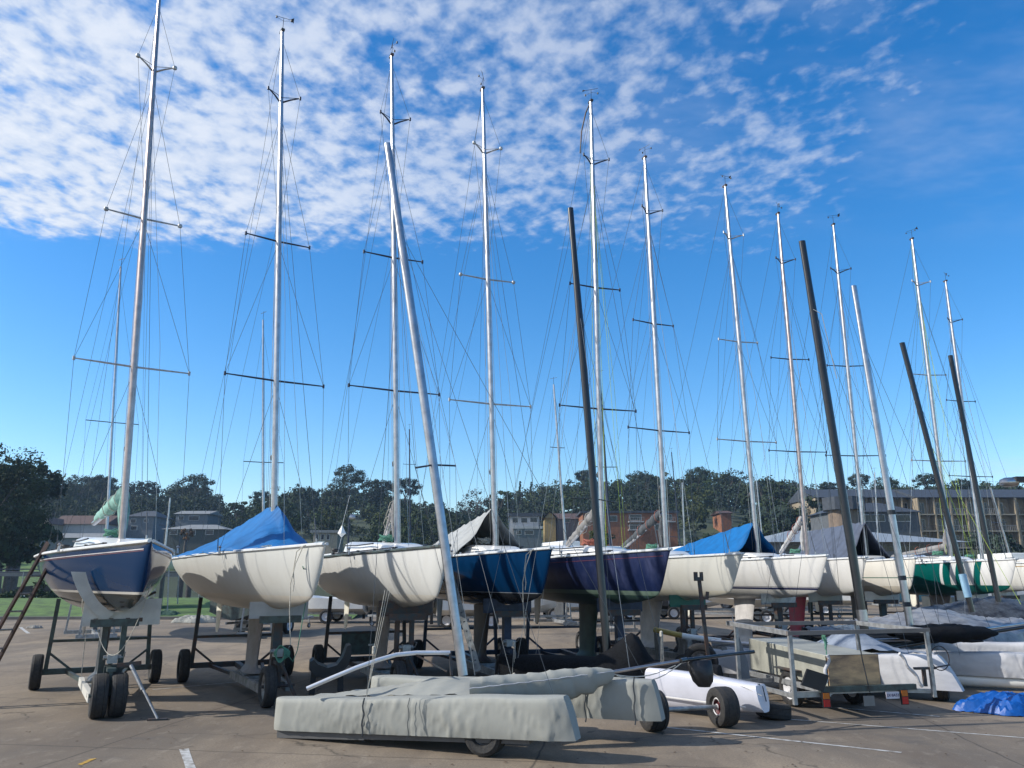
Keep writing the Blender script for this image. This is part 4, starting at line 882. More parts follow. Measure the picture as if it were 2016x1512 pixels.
# silver-foil covered boats further back with black masts E, F
def foil_boat(loc, size, yaw, label, seed, mt=SILVER, zt=1.0, hump=.3):
    root = empty('foil_covered_skiff', (loc[0], loc[1], 0), R(yaw), label, 'skiff'); m = MB(); rows = []; rr2 = random.Random(seed)
    ph = [rr2.uniform(0, 6) for _ in range(6)]; lx, ly = size
    for q in range(41):
        t = q/40; x = -lx/2+lx*t; w_ = ly/2*math.sin(.35+t*2.5)**.6; r = []
        for k in range(21):
            u = k/20*2-1; prof = 1-abs(u)**2.6; z = .45+(zt-.45)*prof**.5+hump*math.exp(-((t-.45)/.25)**2)*(1-abs(u))
            fold = .03*abs(math.sin(q*.8+ph[0]+u*3))+.03*abs(math.sin(q*.45-u*7+ph[1]))+.02*abs(math.sin(q*1.3+u*11+ph[2]))+rr2.uniform(-.006, .006)
            r.append((x, u*w_*1.02+fold, z+fold*1.2))
        rows.append(r)
    m.grid(rows); m.build('foil_cover', mt, root, smooth=20)
    m = MB(); rows = []
    for q in range(13):
        t = q/12; x = -lx/2+lx*t; w_ = ly/2*.9*math.sin(.35+t*2.5)**.6; rows.append([(x, w_*math.cos(a), .5-.28*math.sin(a)) for a in [math.pi*k/8 for k in range(9)]])
    m.grid(rows); m.build('hull', GRP, root, smooth=50); 
    m = MB(); m.box(-.6, -ly/2, 0, -.5, ly/2, .08); m.box(.7, -ly/2, 0, .8, ly/2, .08); m.beam((-.55, 0, .05), (-.55, 0, .3), .5, .08); m.beam((.75, 0, .05), (.75, 0, .3), .5, .08); m.build('cradle', WOOD_G, root)
    return root
fE = foil_boat((9.9, 18.6), (4.4, 1.9), 12, 'skiff under crumpled silver foil covers beneath the black mast with the pale blue band', 4, zt=.98, hump=.25)
def mast_on(root, base, top, r, mt, wires, wing=1.3):
    inv = root.matrix_world if False else Matrix.Translation(root.location) @ Matrix.Rotation(root.rotation_euler.z, 4, 'Z'); iv = inv.inverted()
    b0_, t0_ = iv @ Vector(base), iv @ Vector(top); m = MB(); m.tube([b0_+(t0_-b0_)*k/6 for k in range(7)], r, 12, sq=wing); o = m.build('mast', mt, root, smooth=50)
    for a, b_, mm, rr_ in wires: m = MB(); m.tube([iv @ Vector(a), iv @ Vector(b_)], rr_, 4); m.build('stay', mm, root)
    return iv
mb, mtp = at(1914, 1205, 18.3), at(1776, 675, 18.6)
iv = mast_on(fE, mb, mtp, .055, CARBON, [(P3(mb, mtp, .8), at(1850, 1240, 17.6), WIRE, .004), (P3(mb, mtp, .8), at(1990, 1225, 18.0), WIRE, .004), (P3(mb, mtp, .62), at(1945, 1165, 18.4), ROPE_Y, .006), (P3(mb, mtp, .62), at(2010, 1190, 18.0), ROPE_Y, .005), (P3(mb, mtp, .8), at(1785, 1235, 18.0), WIRE_L, .004)])
m = MB(); m.tube([iv @ P3(mb, mtp, .05), iv @ P3(mb, mtp, .13)], .07, 12, sq=1.3); m.build('mast_sleeve', mat('pale_blue_vinyl', (.30, .50, .65), .4), fE, smooth=60)
fF = foil_boat((12.4, 20.2), (4.6, 2.0), -5, 'dark covered skiff with silver edging under the rightmost black mast', 9, mt=mat('foil_dark', (.10, .11, .12), .45, .4, .4, 4, bump=.8, col2=(.03, .03, .035)), zt=1.15)
mb, mtp = at(1967, 1190, 20.0), at(1871, 700, 20.3)
mast_on(fF, mb, mtp, .05, CARBON, [(P3(mb, mtp, .8), at(1925, 1200, 20.6), WIRE, .004), (P3(mb, mtp, .8), at(2030, 1200, 19.6), WIRE, .004), (P3(mb, mtp, .8), at(1900, 1210, 19.4), WIRE_L, .004)])
foil_boat((8.0, 17.9), (3.0, 1.5), 4, 'low dinghy under a dull grey-blue cover left of the foil covered skiff', 14, mt=mat('cover_blue_grey', (.12, .16, .20), .6, .1, .3, 4, bump=.6), zt=.85, hump=.05)
foil_boat((13.2, 17.0), (3.6, 1.7), 8, 'skiff wrapped in creased silver sheeting at the right edge', 17, zt=1.0, hump=.1)
# ------------------------------------------------------------ box trailer
TX, TY = 5.0, 12.82; bt = empty('box_trailer', (TX, TY, 0), R(12), 'trailer with a long plywood and painted box inside a galvanised rack, rear lights and plate', 'trailer')
# local: -y = tail (towards camera), +y forward
m = MB(); z0, z1 = .42, .86
m.add([(-.42, -.55, z0), (.48, -.55, z0), (.48, 1.75, z0+.0), (-.42, 1.75, z0), (-.42, -.55, z1), (.48, -.55, z1-.0), (.48, 1.75, z1+.08), (-.42, 1.75, z1+.08)], [(0, 3, 2, 1), (4, 5, 6, 7), (3, 0, 4, 7), (1, 2, 6, 5), (2, 3, 7, 6)])
bx = m.build('box', PLY_G, bt); bx.modifiers.new('b', 'BEVEL').width = .008
m = MB(); m.box(-.40, -.565, z0+.01, .46, -.552, z1-.01); m.build('tail_panel', WOOD, bt)
m = MB()
for s in (-.47, .53): m.beam((s, -.68, .36), (s, 1.9, .36), .05, .08)
for y in (-.66, .2, 1.0, 1.8): m.beam((-.47, y, .36), (.53, y, .36), .05, .05)
m.beam((0.03, 1.8, .36), (.03, 3.3, .40), .07, .07); m.build('chassis', GALV, bt)
m = MB(); m.box(-.66, -.72, .36, .95, -.66, .44); m.build('rear_bumper', STEEL_G, bt)
FLp, FRp, RLp, RRp = (-1.12, -.78), (1.22, -.74), (-1.08, .92), (1.22, .95)
for nm, (x, y), zl, zh in (('a', FLp, .22, 1.17), ('b', FRp, .25, 1.19), ('c', RLp, .3, 1.20), ('d', RRp, .3, 1.20)):
    m = MB(); m.beam((x, y, zl), (x, y, zh), .055, .05); m.build('rack_post', GALV, bt)
RT = mat('rail_taupe', (.20, .18, .165), .6, .2)
m = MB(); m.beam((FLp[0]-.04, FLp[1], 1.20), (FRp[0]+.05, FRp[1], 1.21), .045, .06); m.build('rack_rail', RT, bt)
m = MB(); m.beam((RLp[0], RLp[1], 1.235), (RRp[0], RRp[1], 1.235), .05, .06); m.build('rack_rail', RT, bt)
for a_, b_ in ((FLp, RLp), (FRp, RRp)): m = MB(); m.beam((a_[0], a_[1]+.05, 1.20), (b_[0], b_[1]+.3, 1.235), .05, .07); m.build('rack_side', GALV, bt)
m = MB(); m.beam((-1.12, -.69, .34), (-.47, -.66, .34), .04, .08); m.beam((-1.08, .9, .34), (-.47, .9, .34), .04, .06); m.beam((-1.1, -.72, .33), (-1.08, .9, .33), .04, .06); m.build('rack_foot', GALV, bt)
m = MB(); m.beam((.53, -.66, .36), (1.22, -.7, .33), .04, .06); m.build('rack_foot', GALV, bt)
m = MB(); m.beam((-.28, -.40, .20), (.02, 1.0, .20), .01, .01)
for s in (-.72, 1.0): 
    wheel(bt, (s*.0+(-.42 if s < 0 else .70), .45, .27), (1, 0, 0), .27, .17, RIM_W)
m = MB(); m.obox((-.42, .45, .56), (.12, 0, 0), (0, .33, 0), (0, 0, .01)); m.obox((.70, .45, .56), (.12, 0, 0), (0, .33, 0), (0, 0, .01)); m.build('mudguard', STEEL_D, bt)
for s in (-.60, .70):
    m = MB(); m.box(s-.05, -.745, .16, s+.07, -.722, .37); lt = m.build('tail_light', BLACKP, bt)
    m = MB(); m.box(s-.04, -.751, .28, s+.06, -.745, .36); m.build('amber_lens', mat('lens_amber', (.55, .16, .02), .25), lt)
    m = MB(); m.box(s-.04, -.751, .17, s+.06, -.745, .27); m.build('red_lens', mat('lens_red', (.45, .02, .02), .25), lt)
m = MB(); m.box(.40, -.745, .25, .62, -.735, .345); pl = m.build('number_plate', mat('plate_white', (.62, .60, .66), .4), bt)
def text(parent, s, size, loc, rot, mt, name='lettering', ext=.0015):
    cu = bpy.data.curves.new(name, 'FONT'); cu.body = s; cu.size = size; cu.extrude = ext; cu.align_x = 'CENTER'; cu.align_y = 'CENTER'
    o = bpy.data.objects.new(name, cu); COL.objects.link(o); o.parent = parent; o.location = loc; o.rotation_euler = rot; cu.materials.append(mt)
    dg = bpy.context.evaluated_depsgraph_get(); me = bpy.data.meshes.new_from_object(o.evaluated_get(dg)); o2 = bpy.data.objects.new(name, me); COL.objects.link(o2); o2.parent = parent; o2.location = loc; o2.rotation_euler = rot
    bpy.data.objects.remove(o); return o2
text(pl, 'SX·8A33', .058, (.51, -.7475, .297), (math.pi/2, 0, 0), mat('plate_ink', (.05, .04, .14), .6), 'plate_number')
m = MB(); m.box(.02, -.74, .16, .20, -.73, .30); m.build('small_board', mat('board_grey', (.20, .20, .19), .7), bt)
m = MB(); m.obox((-.80, -.82, .55), (.17, 0, -.05), (.0, .015, .0), (.06, 0, .11)); m.build('side_flap', BLACKP, bt)
for q, (x0, x1) in enumerate(((.02, -.13), (1.10, 1.18))):
    m = MB(); pts = [(-.50+.03*math.sin(k*.9)-.14*(k/12)**2 if q == 0 else .72+.34*(k/12)+.02*math.sin(k), -.72, .88-.48*(k/12)) for k in range(13)]
    m.tube(pts, .024, 8); m.build('wrapped_strap', CANVAS2, bt)
m = MB(); m.tube([(.06, -.70, 1.19), (.08, -.72, .8), (.12, -.76, .35)], .010, 5); m.build('black_strap', BLACKP, bt)
m = MB(); 
for k in range(9): a = k*.7; m.tube([(-.52+.02*math.cos(a), -.70+.02*math.sin(a), 1.22-.02*k), (-.50-.02*math.cos(a), -.72, 1.20-.03*k)], .016, 5)
m.tube([(-.5, -.71, 1.1), (-.5, -.71, .86)], .008, 5); m.build('green_line', ROPE_G, bt)
m = MB(); m.beam((.95, -.72, .66), (1.30, -.72, .66), .06, .035); m.beam((1.12, -.70, .40), (1.12, -.70, .64), .05, .04); m.build('winch_bracket', STEEL_D, bt)
m = MB(); m.tube([(1.40+.16*math.cos(a), -.74, .80+.16*math.sin(a)*1.1) for a in [2*math.pi*k/24 for k in range(25)]], .008, 5); m.tube([(1.24, -.74, .66), (1.56, -.74, .70)], .012, 5); m.build('hand_wheel', STEEL_D, bt)
# upright dagger board leaning on rack
m = MB(); p = at(1462, 1285, 13.6)
m.prism([p+Vector((-.02, 0, -.75)), p+Vector((-.10, 0, .10)), p+Vector((-.13, 0, .60)), p+Vector((-.09, 0, .42)), p+Vector((.08, 0, -.15)), p+Vector((.12, 0, -.75))], (0, .03, 0)); tag(m.build('dagger_board', mat('board_slate', (.10, .13, .17), .4), None), 'slate blue dagger board standing upright left of the box trailer', 'dagger board')
# beach wheel trolley at right
beach_trolley((7.17, 13.75, .28), (5.2, 14.9, .28), 'balloon wheeled trolley with a white rim under the pale covered catamaran', rim=RIM_W, r1=.28, r2=.28)
# stacked spare wheel on a trailer (standing beside boat six) and post with brackets
sw = empty('mooring_stand', at(1385, 1290, 14.6)*1, 0, 'dark steel stand with two bracket horns at the top and a large spare wheel', 'stand'); sw.location.z = 0
p = Vector(sw.location)
m = MB(); m.beam((.12, 0, 0), (-.0, 0, 1.95), .06, .06); m.beam((-.2, 0, .02), (.4, 0, .02), .06, .04); m.beam((.1, -.3, .02), (.1, .3, .02), .06, .04); m.box(-.09, -.04, 1.93, .07, .04, 2.0); m.box(-.09, -.04, 2.0, -.03, .04, 2.09); m.box(.02, -.04, 2.0, .07, .04, 2.09); m.beam((.02, 0, 1.62), (.12, 0, 1.62), .04, .04); m.beam((.12, 0, 1.6), (.14, 0, 1.74), .05, .05); m.build('post', STEEL_D, sw)
wheel(sw, (-.02, .14, .52), (.25, 1, .05), .31, .20, RIM)
wheel(sw, (-.25, .25, .33), (.8, .5, 0), .31, .20, RIM)
# ------------------------------------------------------------ ladder, jack, blue tarp, small items
lb, lt_ = gnd(-95, 1400), at(94, 1068, 13.9)
rt = Vector((.15, .26, 0)); ld = empty('ladder', lb, 0, 'brown ladder leaning up to the stern of the navy boat', 'ladder'); lt_ = lt_-lb
fw = Vector((.0, -.04, .0))
for s in (0, 1): m = MB(); m.beam(rt*s, lt_+rt*s*.75, .035, .085, up=(.2, -1, .3)); m.build('rail', LADDER, ld)
nr = 9
for k in range(1, nr): t = k/nr; m = MB(); m.tube([lt_*t+rt*.0, lt_*t+rt*(1-.25*t)], .016, 8); m.build('rung', GALV, ld)
jk = empty('jack_stand', gnd(310, 1418), 0, 'steel prop with a flat foot beside the paired tyres of the first trailer', 'jack stand'); jb = Vector(jk.location)
m = MB(); tp = at(258, 1310, 12.2)-jb; m.tube([(0, 0, .02), tp], .018, 8); m.tube([tp*.55, tp], .028, 8); m.build('strut', GALV, jk, smooth=True)
m = MB(); m.obox((0, 0, .012), (.13, .03, 0), (-.01, .04, 0), (0, 0, .012)); m.build('foot', STEEL_D, jk)
m = MB(); m.beam(tp+Vector((-.2, 0, .0)), tp+Vector((.12, .05, .03)), .06, .06); m.build('handle', STEEL_D, jk)
def heap(c, sx, sy, h, mt, name, label, cat, seed=1, n=40):
    rr2 = random.Random(seed); m = MB(); rows = []; ph = [(rr2.uniform(2, 9), rr2.uniform(2, 9), rr2.uniform(0, 6), rr2.uniform(.3, 1)) for _ in range(9)]
    for i in range(n+1):
        r = []
        for j in range(n+1):
            u, v = i/n*2-1, j/n*2-1; rr_ = math.hypot(u, v*1.0); e = max(0, 1-rr_**3)
            z = sum(a*abs(math.sin(fx*u+fy*v+p_)) for fx, fy, p_, a in ph)/4; z = h*e**.6*(.25+.75*z)+.03*h*math.sin(31*u+17*v)+rr2.uniform(-.09, .09)*h+.16*h*abs(math.sin(7*u-5*v))*e
            f_ = 1+.12*math.sin(5*math.atan2(v, u)+seed)
            if rr_ > 1: u, v = u/rr_, v/rr_
            r.append((u*sx*f_, v*sy*f_, max(z, .0)+.008))
        rows.append(r)
    m.grid(rows); o = m.build(name, mt, None, smooth=14); o.location = c; return tag(o, label, cat)
heap((7.75, 12.7, 0), .85, .50, .20, mat('tarp_deep_blue', (.001, .085, .36), .45, 0, .15, 5, bump=.4, bscale=14), 'crumpled_tarp', 'crumpled blue tarpaulin lying on the concrete at the right edge', 'tarpaulin', 5)
# rope hank and dark bow-shaped support by the second trailer
m = MB(); q = at(553, 1287, 13.0)
for j in range(7): m.tube([q+Vector((.09*math.cos(a)*(1+.12*j-.3), .015*j-.03, .13*math.sin(a)*(1-.06*j))) for a in [2*math.pi*k/20 for k in range(21)]], .008, 5)
m.tube([q+Vector((.1, 0, 0)), q+Vector((.2, 0, -.12)), q+Vector((.26, 0, .05)), q+Vector((.42, -.2, 1.0)), q+Vector((.50, -.9, 1.35))], .008, 5)
tag(m.build('rope_coil', ROPE_G, None), 'coil of rope hung on the front post of the second trailer', 'rope')
st = empty('plastic_seat', (-3.15, 13.9, 0), R(15), 'dark moulded seat-like cradle standing right of the second trailer', 'cradle')
m = MB(); rows = []
for x, z in ((-.30, .62), (-.24, .66), (-.16, .58), (0, .52), (.15, .56), (.24, .68), (.30, .86), (.36, .88), (.38, .74), (.34, .56), (.2, .40), (0, .36), (-.2, .40), (-.30, .5)): rows.append([(x, -.25, z), (x, .25, z)])
rows.append(rows[0]); m.grid(rows); m.add([r[0] for r in rows[:-1]], [tuple(range(14))]); m.add([r[1] for r in rows[:-1]], [tuple(range(13, -1, -1))]); m.build('shell', BLACKP, st, smooth=30)
for s in (-.24, .24): m = MB(); m.beam((s, 0, 0), (s*.9, 0, .48), .09, .3); m.build('leg', BLACKP, st)
# hank of grey line hung on the horned saddle
m = MB(); q = at(176, 1180, 12.35)
for j in range(6): m.tube([q+Vector((.05*math.cos(a)+.02*(j-3)+.03*math.sin(j*2), -.01*j, .18*math.sin(a)-.02*j)) for a in [2*math.pi*k/16 for k in range(17)]], .006, 4)
pa, pb = at(190, 1225, 12.3), at(302, 1130, 11.9)
m.tube([pa+(pb-pa)*t+Vector((.02, -.03, -.78*math.sin(t*math.pi)**.8)) for t in [k/16 for k in range(17)]], .006, 4); m.tube([at(170, 1240, 12.5), at(160, 1330, 12.6)], .006, 4)
tag(m.build('hanging_line', ROPE, None), 'grey line hung in loops from the cream horned saddle', 'rope')
# metal ladder standing against the deep blue boat, with perforated rail
pl_ = empty('plank', (-.35, 12.6, 0), 0, 'weathered drilled plank leaning between the third and fourth boats', 'plank')
a, b_ = at(942, 1322, 12.6)-Vector(pl_.location), at(884, 1120, 13.4)-Vector(pl_.location); m = MB(); m.beam(a, b_, .10, .03, up=(0, 1, 0)); m.build('board', mat('plank_grey', (.17, .18, .17), .7, 0, .3, 8), pl_)
m = MB()
for k in range(9): c0 = a+(b_-a)*(.1+.09*k); m.lathe(c0+Vector((0, -.020, 0)), (0, 1, 0), [(0, 0), (0, .016), (.004, .016)], 10)
m.build('bolt_holes', SEAM, pl_)
# long spars lying on the ground under boats six and seven
for q, (a, b_, r, mt, lab) in enumerate([((1290, 1240, 17.2), (1350, 1253, 16.8), .055, mat('spar_yellow', (.50, .36, .10), .4), 'yellow spar lying between the violet-blue and cream boats'), ((1345, 1252, 16.6), (1420, 1262, 16.4), .055, GRP, 'short white spar lying beside the yellow spar'), ((1405, 1265, 16.0), (1560, 1276, 14.9), .06, ALU, 'grey aluminium spar lying left of the box trailer')]):
    A_, B_ = at(*a), at(*b_); m = MB(); m.tube([A_, B_], r, 12); m.lathe(A_, B_-A_, [(-.02, 0), (-.02, r*1.1), (.05, r*1.1)], 12); o = m.build('spar', mt, None, smooth=50); tag(o, lab, 'spar')
    m = MB(); 
    for t in (.1, .9): c0 = A_+(B_-A_)*t; m.box(c0.x-.05, c0.y-.25, 0, c0.x+.05, c0.y+.25, c0.z-r)
    m.build('support_block', WOOD_G, o)

p = at(673, 1047, 19.5); m = MB()
for s in (0, 1): pass
m.add([p+Vector((0, 0, .17)), p+Vector((.10, .02, -.04)), p+Vector((0, 0, -.14)), p+Vector((-.10, -.02, -.04)), p+Vector((0, .10, -.04)), p+Vector((0, -.10, -.04))], [(0, 5, 1), (0, 1, 4), (0, 4, 3), (0, 3, 5), (2, 1, 5), (2, 4, 1), (2, 3, 4), (2, 5, 3)])
m.tube([p+Vector((0, 0, .16)), p+Vector((.15, 0, .9))], .006, 4); m.tube([p+Vector((0, 0, -.13)), p+Vector((-.1, 0, -.65))], .006, 4)
tag(m.build('day_shape', GRP, None), 'small white diamond shape hung in the rigging at the stern of the third boat', 'signal shape')
# ------------------------------------------------------------ background boats and yard items
def small_yacht(D, base, top, label, sprs=((.45, .8),), hullw=1, mt=ALU, hm=None, scale=.85, yaw=70, r=.05, mod=None):
    b0, t0 = at(*base, D), at(*top, D); root = empty('moored_yacht', (b0.x, D, 0), R(yaw), label, 'yacht'); iv = (Matrix.Translation(root.location) @ Matrix.Rotation(R(yaw), 4, 'Z')).inverted()
    if hullw:
        o = HULL_ME['m'].build('hull', hm or h_w8, root, smooth=50); o.scale = (scale,)*3; o.location.z = (b0.z-.05)-2.45*scale
        dm = MB(); rows = []
        for d in DS: rows.append([(XB-d, hb(d)*t, hsr(d)+.05*(1-t*t)) for t in (-1, -.5, 0, .5, 1)])
        dm.grid(rows); dk = dm.build('deck', DECK, root, smooth=True); dk.scale = (scale,)*3; dk.location.z = o.location.z
        m = MB(); m.obox((-.6, 0, b0.z+.12), (1.2, 0, 0), (0, .42, 0), (0, 0, .14)); m.build('cabin', GRP, root, bevel=.05)
        m = MB(); zk = o.location.z+1.45*scale; m.obox((-.7, 0, (zk+.25)/2+.1), (.5, 0, 0), (0, .07, 0), (0, 0, (zk-.2)/2+.05)); m.build('keel', K_GREY, root)
        m = MB(); m.beam((-1.5, -.9, .15), (-1.5, .9, .15), .1, .12); m.beam((1, -.6, .15), (1, .6, .15), .1, .12); m.beam((-1.6, 0, .15), (1.2, 0, .15), .12, .13)
        for s in (-1, 1): m.beam((-1.5, s*.85, .15), (-1.5, s*.7, zk+.25), .06, .06); m.beam((1, s*.5, .15), (1, s*.35, zk+.1), .06, .06)
        cr_ = m.build('cradle', GALV, root)
    B0, T0 = iv @ b0, iv @ t0
    m = MB(); m.tube([B0-Vector((0, 0, .1)), T0], [r, r*.7], 10, sq=1.3); ms = m.build('mast', mt, root, smooth=60)
    m = MB(); m.tube([T0, T0+Vector((0, 0, .35))], .008, 4); m.tube([T0+Vector((-.15, -.1, .3)), T0+Vector((.15, .1, .3))], .008, 4); m.build('wind_vane', BLACKP, ms)
    H = T0-B0; tp = []
    for f_, w_ in sprs:
        for s in (-1, 1):
            c0 = B0+H*f_; e = c0+Vector((-.12, s*w_, .03)); m = MB(); m.tube([c0, e], .016, 6); m.build('spreader', STEEL_N, ms); tp.append((s, e))
    for s in (-1, 1):
        m = MB(); es = [e for q, e in tp if q == s]; es.sort(key=lambda e: -e.z); m.tube([B0+H*.95]+es+[B0+Vector((-.2, s*.8, 0))], .005, 4); m.build('shroud', WIRE, root)
    m = MB(); m.tube([B0+H*.93, B0+Vector((3.0*scale, 0, 0))], .005, 4); m.build('forestay', WIRE, root)
    m = MB(); m.tube([T0, B0+Vector((-4.6*scale, 0, 0))], .005, 4); m.build('backstay', WIRE, root)
    return root
small_yacht(27, (209, 1075), (238, 525), 'white yacht behind the navy boat with one swept spreader pair', ((.42, .85),), scale=.95, yaw=-60)
small_yacht(28, (519, 1080), (518, 630), 'white yacht behind the blue tent with a slim silver mast', ((.36, .70),), yaw=-75)
small_yacht(48, (808, 1100), (806, 845), 'far yacht with a dark slender mast between the third and fourth boats', ((.72, .4),), mt=STEEL_N, yaw=-80)
small_yacht(34, (1114, 1078), (1090, 757), 'yacht behind the deep blue boat with its mast tipped left', ((.6, .35),), yaw=-70, r=.055)
small_yacht(30, (1203, 1090), (1181, 745), 'yacht hidden behind the violet-blue boat with a dark thin mast', ((.48, .5),), mt=STEEL_N, yaw=-80)
small_yacht(60, (1341, 1095), (1322, 890), 'distant yacht with a short dark mast above the cream boat', ((.5, .5),), mt=STEEL_N, yaw=-80)
small_yacht(45, (1348, 1085), (1343, 950), 'distant yacht with a short silver mast and low spreader, right of the plain cream boat', ((.2, .8),), yaw=-85)
small_yacht(50, (1504, 1095), (1489, 944), 'distant yacht with a bare silver mast left of the navy striped boat', ((.5, .5),), yaw=-85)
small_yacht(38, (1990, 1100), (1950, 960), 'yacht with a tilted pole mast near the right edge', ((.5, .4),), yaw=-85)
small_yacht(55, (1730, 1100), (1722, 930), 'distant yacht with a thin mast behind the slate tarp', ((.5, .5),), yaw=-85)
small_yacht(42, (324, 1090), (335, 980), 'small yacht with a short pale mast right of the navy boat', ((.5, .4),), yaw=-70, r=.06)
def motorboat(c, yaw, label, col=GRP, ln=4.6, beam=1.8, cover=None, trailer=True, screen=True, z0=.55, spare=None):
    root = empty('trailer_boat', (c[0], c[1], 0), R(yaw), label, 'small boat', 'small craft parked across the yard'); m = MB(); rows = []
    for q in range(21):
        t = q/20; x = -ln/2+ln*t; w_ = beam/2*(1-max(0, (t-.5)/.5)**2.4); sh = .70+.18*t*t; kb = .0+.35*max(0, (t-.6)/.4)**2; r = []
        for k in range(-6, 7):
            u = abs(k)/6; yy = w_*min(1, u*1.5)**.8; zz_ = kb+(.28*min(1, u*1.5) if u < .67 else .28+(sh-.28)*(u-.67)/.33); zz_ = min(zz_, sh)
            r.append((x, math.copysign(yy, k), z0+zz_))
        rows.append(r)
    m.grid(rows); m.add(rows[0], [tuple(range(13))]); m.build('hull', col, root, smooth=40)
    m = MB(); rr_ = []
    for q in range(13):
        t = q/12; x = -ln/2+ln*t; w_ = beam/2*(1-max(0, (t-.5)/.5)**2.4); sh = z0+.70+.18*t*t; hh = (.35*math.sin(t*3.0)+.05) if cover else (.06 if t > .55 else -.25)
        rr_.append([(x, w_*u, sh+hh*(1-u*u)) for u in (-1, -.7, -.3, 0, .3, .7, 1)])
    m.grid(rr_); m.build('cover' if cover else 'deck', cover or DECK, root, smooth=50)
    if screen and not cover: m = MB(); m.add([(.5, -.5, z0+.8), (.5, .5, z0+.8), (.2, .45, z0+1.15), (.2, -.45, z0+1.15)], [(0, 1, 2, 3)]); o = m.build('windscreen', GLASS, root); o.modifiers.new('t', 'SOLIDIFY').thickness = .02
    if not cover: m = MB(); m.lathe((-ln/2-.2, 0, z0+.35), (0, 0, 1), [(0, 0), (0, .12), (.45, .17), (.6, .10), (.62, 0)], 12); m.beam((-ln/2-.2, 0, z0-.3), (-ln/2-.2, 0, z0+.4), .12, .1); m.build('outboard', BLACKP, root, smooth=40)
    if trailer:
        m = MB()
        for s in (-1, 1): m.beam((-ln*.4, s*.55, .42), (ln*.25, s*.5, .42), .06, .08); m.beam((ln*.25, s*.5, .42), (ln*.62, 0, .42), .06, .08)
        m.beam((-.4, -.9, .33), (-.4, .9, .33), .06, .06); m.build('trailer_frame', GALV, root)
        for s in (-1, 1): wheel(root, (-.4, s*.95, .30), (0, 1, 0), .30, .18, RIM_W)
        m = MB(); m.beam((ln*.58, .05, .08), (ln*.58, .05, .5), .05, .05); m.build('jockey_post', GALV, root); wheel(root, (ln*.58, .05, .10), (0, 1, 0), .10, .06, RIM_W, 'jockey_wheel')
    return root
def ga(x, y): p = gnd(x, y); return (p.x, p.y)
motorboat((gnd(620, 1225).x, 30), 75, 'boat under a blue-grey cover between the second and third keelboats', STEEL_G, cover=TARP_DK, ln=5)
motorboat((-4.5, 37), 8, 'open white dinghy on a trailer below the third keelboat', ln=4.2, z0=.45)
motorboat((-8.6, 36.5), 178, 'low white skiff hull on a flat trailer behind the second keelboat', ln=4.0, z0=.35, screen=False)
motorboat((-2.9, 33.5), 172, 'grey-hulled cruiser on a trailer behind the third boat keel', PLY_G, ln=5.2, z0=.5)
motorboat((-.6, 33), 10, 'white runabout with spare wheel behind the deep blue boat', ln=5.0, z0=.45)
motorboat((2.3, 38.5), 5, 'pale runabout with windscreen and orange trim between the blue boats', ln=4.6, z0=.35)
motorboat((5.4, 40), 176, 'black runabout behind the violet-blue boat keel', BLACKP, ln=4.6, z0=.35)
motorboat((8.2, 40), 4, 'long low white boat behind the plain cream boat', ln=5.5, z0=.45)
motorboat((10.8, 36), 174, 'cream skiff raised on its trailer beneath the plain cream boat bow', ln=4.6, z0=.75, screen=False)
motorboat((13.8, 40), 6, 'white dinghy on a trailer behind the pale grey keel', ln=4.6, z0=.55)
motorboat((16.6, 44), 170, 'white boat on a trailer left of the faded red keel', ln=5, z0=.5)
motorboat((20.3, 34), 10, 'grey covered boat with pointed bow at the right edge', PLY_G, cover=TARP_G, ln=5, z0=.5)
motorboat((22.5, 30), 165, 'pale covered boat behind the green and white keelboat', GRP, cover=TARP_G, ln=4.6, z0=.5)
def car(c, yaw, label, paint, suv=True):
    root = empty('parked_car', (c[0], c[1], 0), R(yaw), label, 'car'); m = MB(); rows = []
    prof = [(-2.2, .55, .95, .80), (-2.15, .40, 1.05, .86), (-1.6, .32, 1.10, .90), (-.4, .30, 1.10, .91), (.8, .30, 1.06, .91), (1.6, .32, 1.0, .88), (2.1, .38, .92, .80), (2.25, .5, .75, .72)]
    for x, zb, zt, w_ in prof: rows.append([(x, -w_*.95, zb), (x, -w_, zb+.15), (x, -w_, zt-.08), (x, -w_*.9, zt), (x, w_*.9, zt), (x, w_, zt-.08), (x, w_, zb+.15), (x, w_*.95, zb)])
    m.grid(rows, closed=True); m.add(rows[0], [tuple(range(8))]); m.add(rows[-1], [tuple(range(7, -1, -1))]); m.build('body', paint, root, smooth=30)
    m = MB(); rows = []
    for x, z, w_ in ((-2.05, 1.08, .80), (-1.75, 1.58, .66), (-.9, 1.68, .68), (.15, 1.64, .67), (1.0, 1.07, .78)): rows.append([(x, -.82, 1.06), (x, -w_, max(z, 1.07)), (x, w_, max(z, 1.07)), (x, .82, 1.06)])
    m.grid(rows); m.build('glasshouse', GLASS, root, smooth=20)
    m = MB(); m.grid([[(-1.78, -.67, 1.60), (-1.78, .67, 1.60)], [(-.9, -.69, 1.70), (-.9, .69, 1.70)], [(.15, -.68, 1.66), (.15, .68, 1.66)]]); o = m.build('roof', paint, root); o.modifiers.new('t', 'SOLIDIFY').thickness = .03
    for x in (-1.35, 1.4):
        for s in (-1, 1): wheel(root, (x, s*.82, .34), (0, 1, 0), .34, .2, RIM)
    for s in (-1, 1): m = MB(); m.box(2.12, s*.62-.14, .68, 2.24, s*.62+.14, .82); m.build('headlight', RIM_W, root)
    return root
car((12.6, 52), 160, 'white four wheel drive parked beyond the boats, behind the plain cream boat', GRP)
car((5.6, 54), 20, 'black car parked in the far row behind the violet-blue boat', BLACKP)
car((-1.6, 50), 175, 'white car parked in the far row behind the third boat', GRP)
car((17.6, 56), 10, 'silver car parked beside the clubhouse wall', RIM)
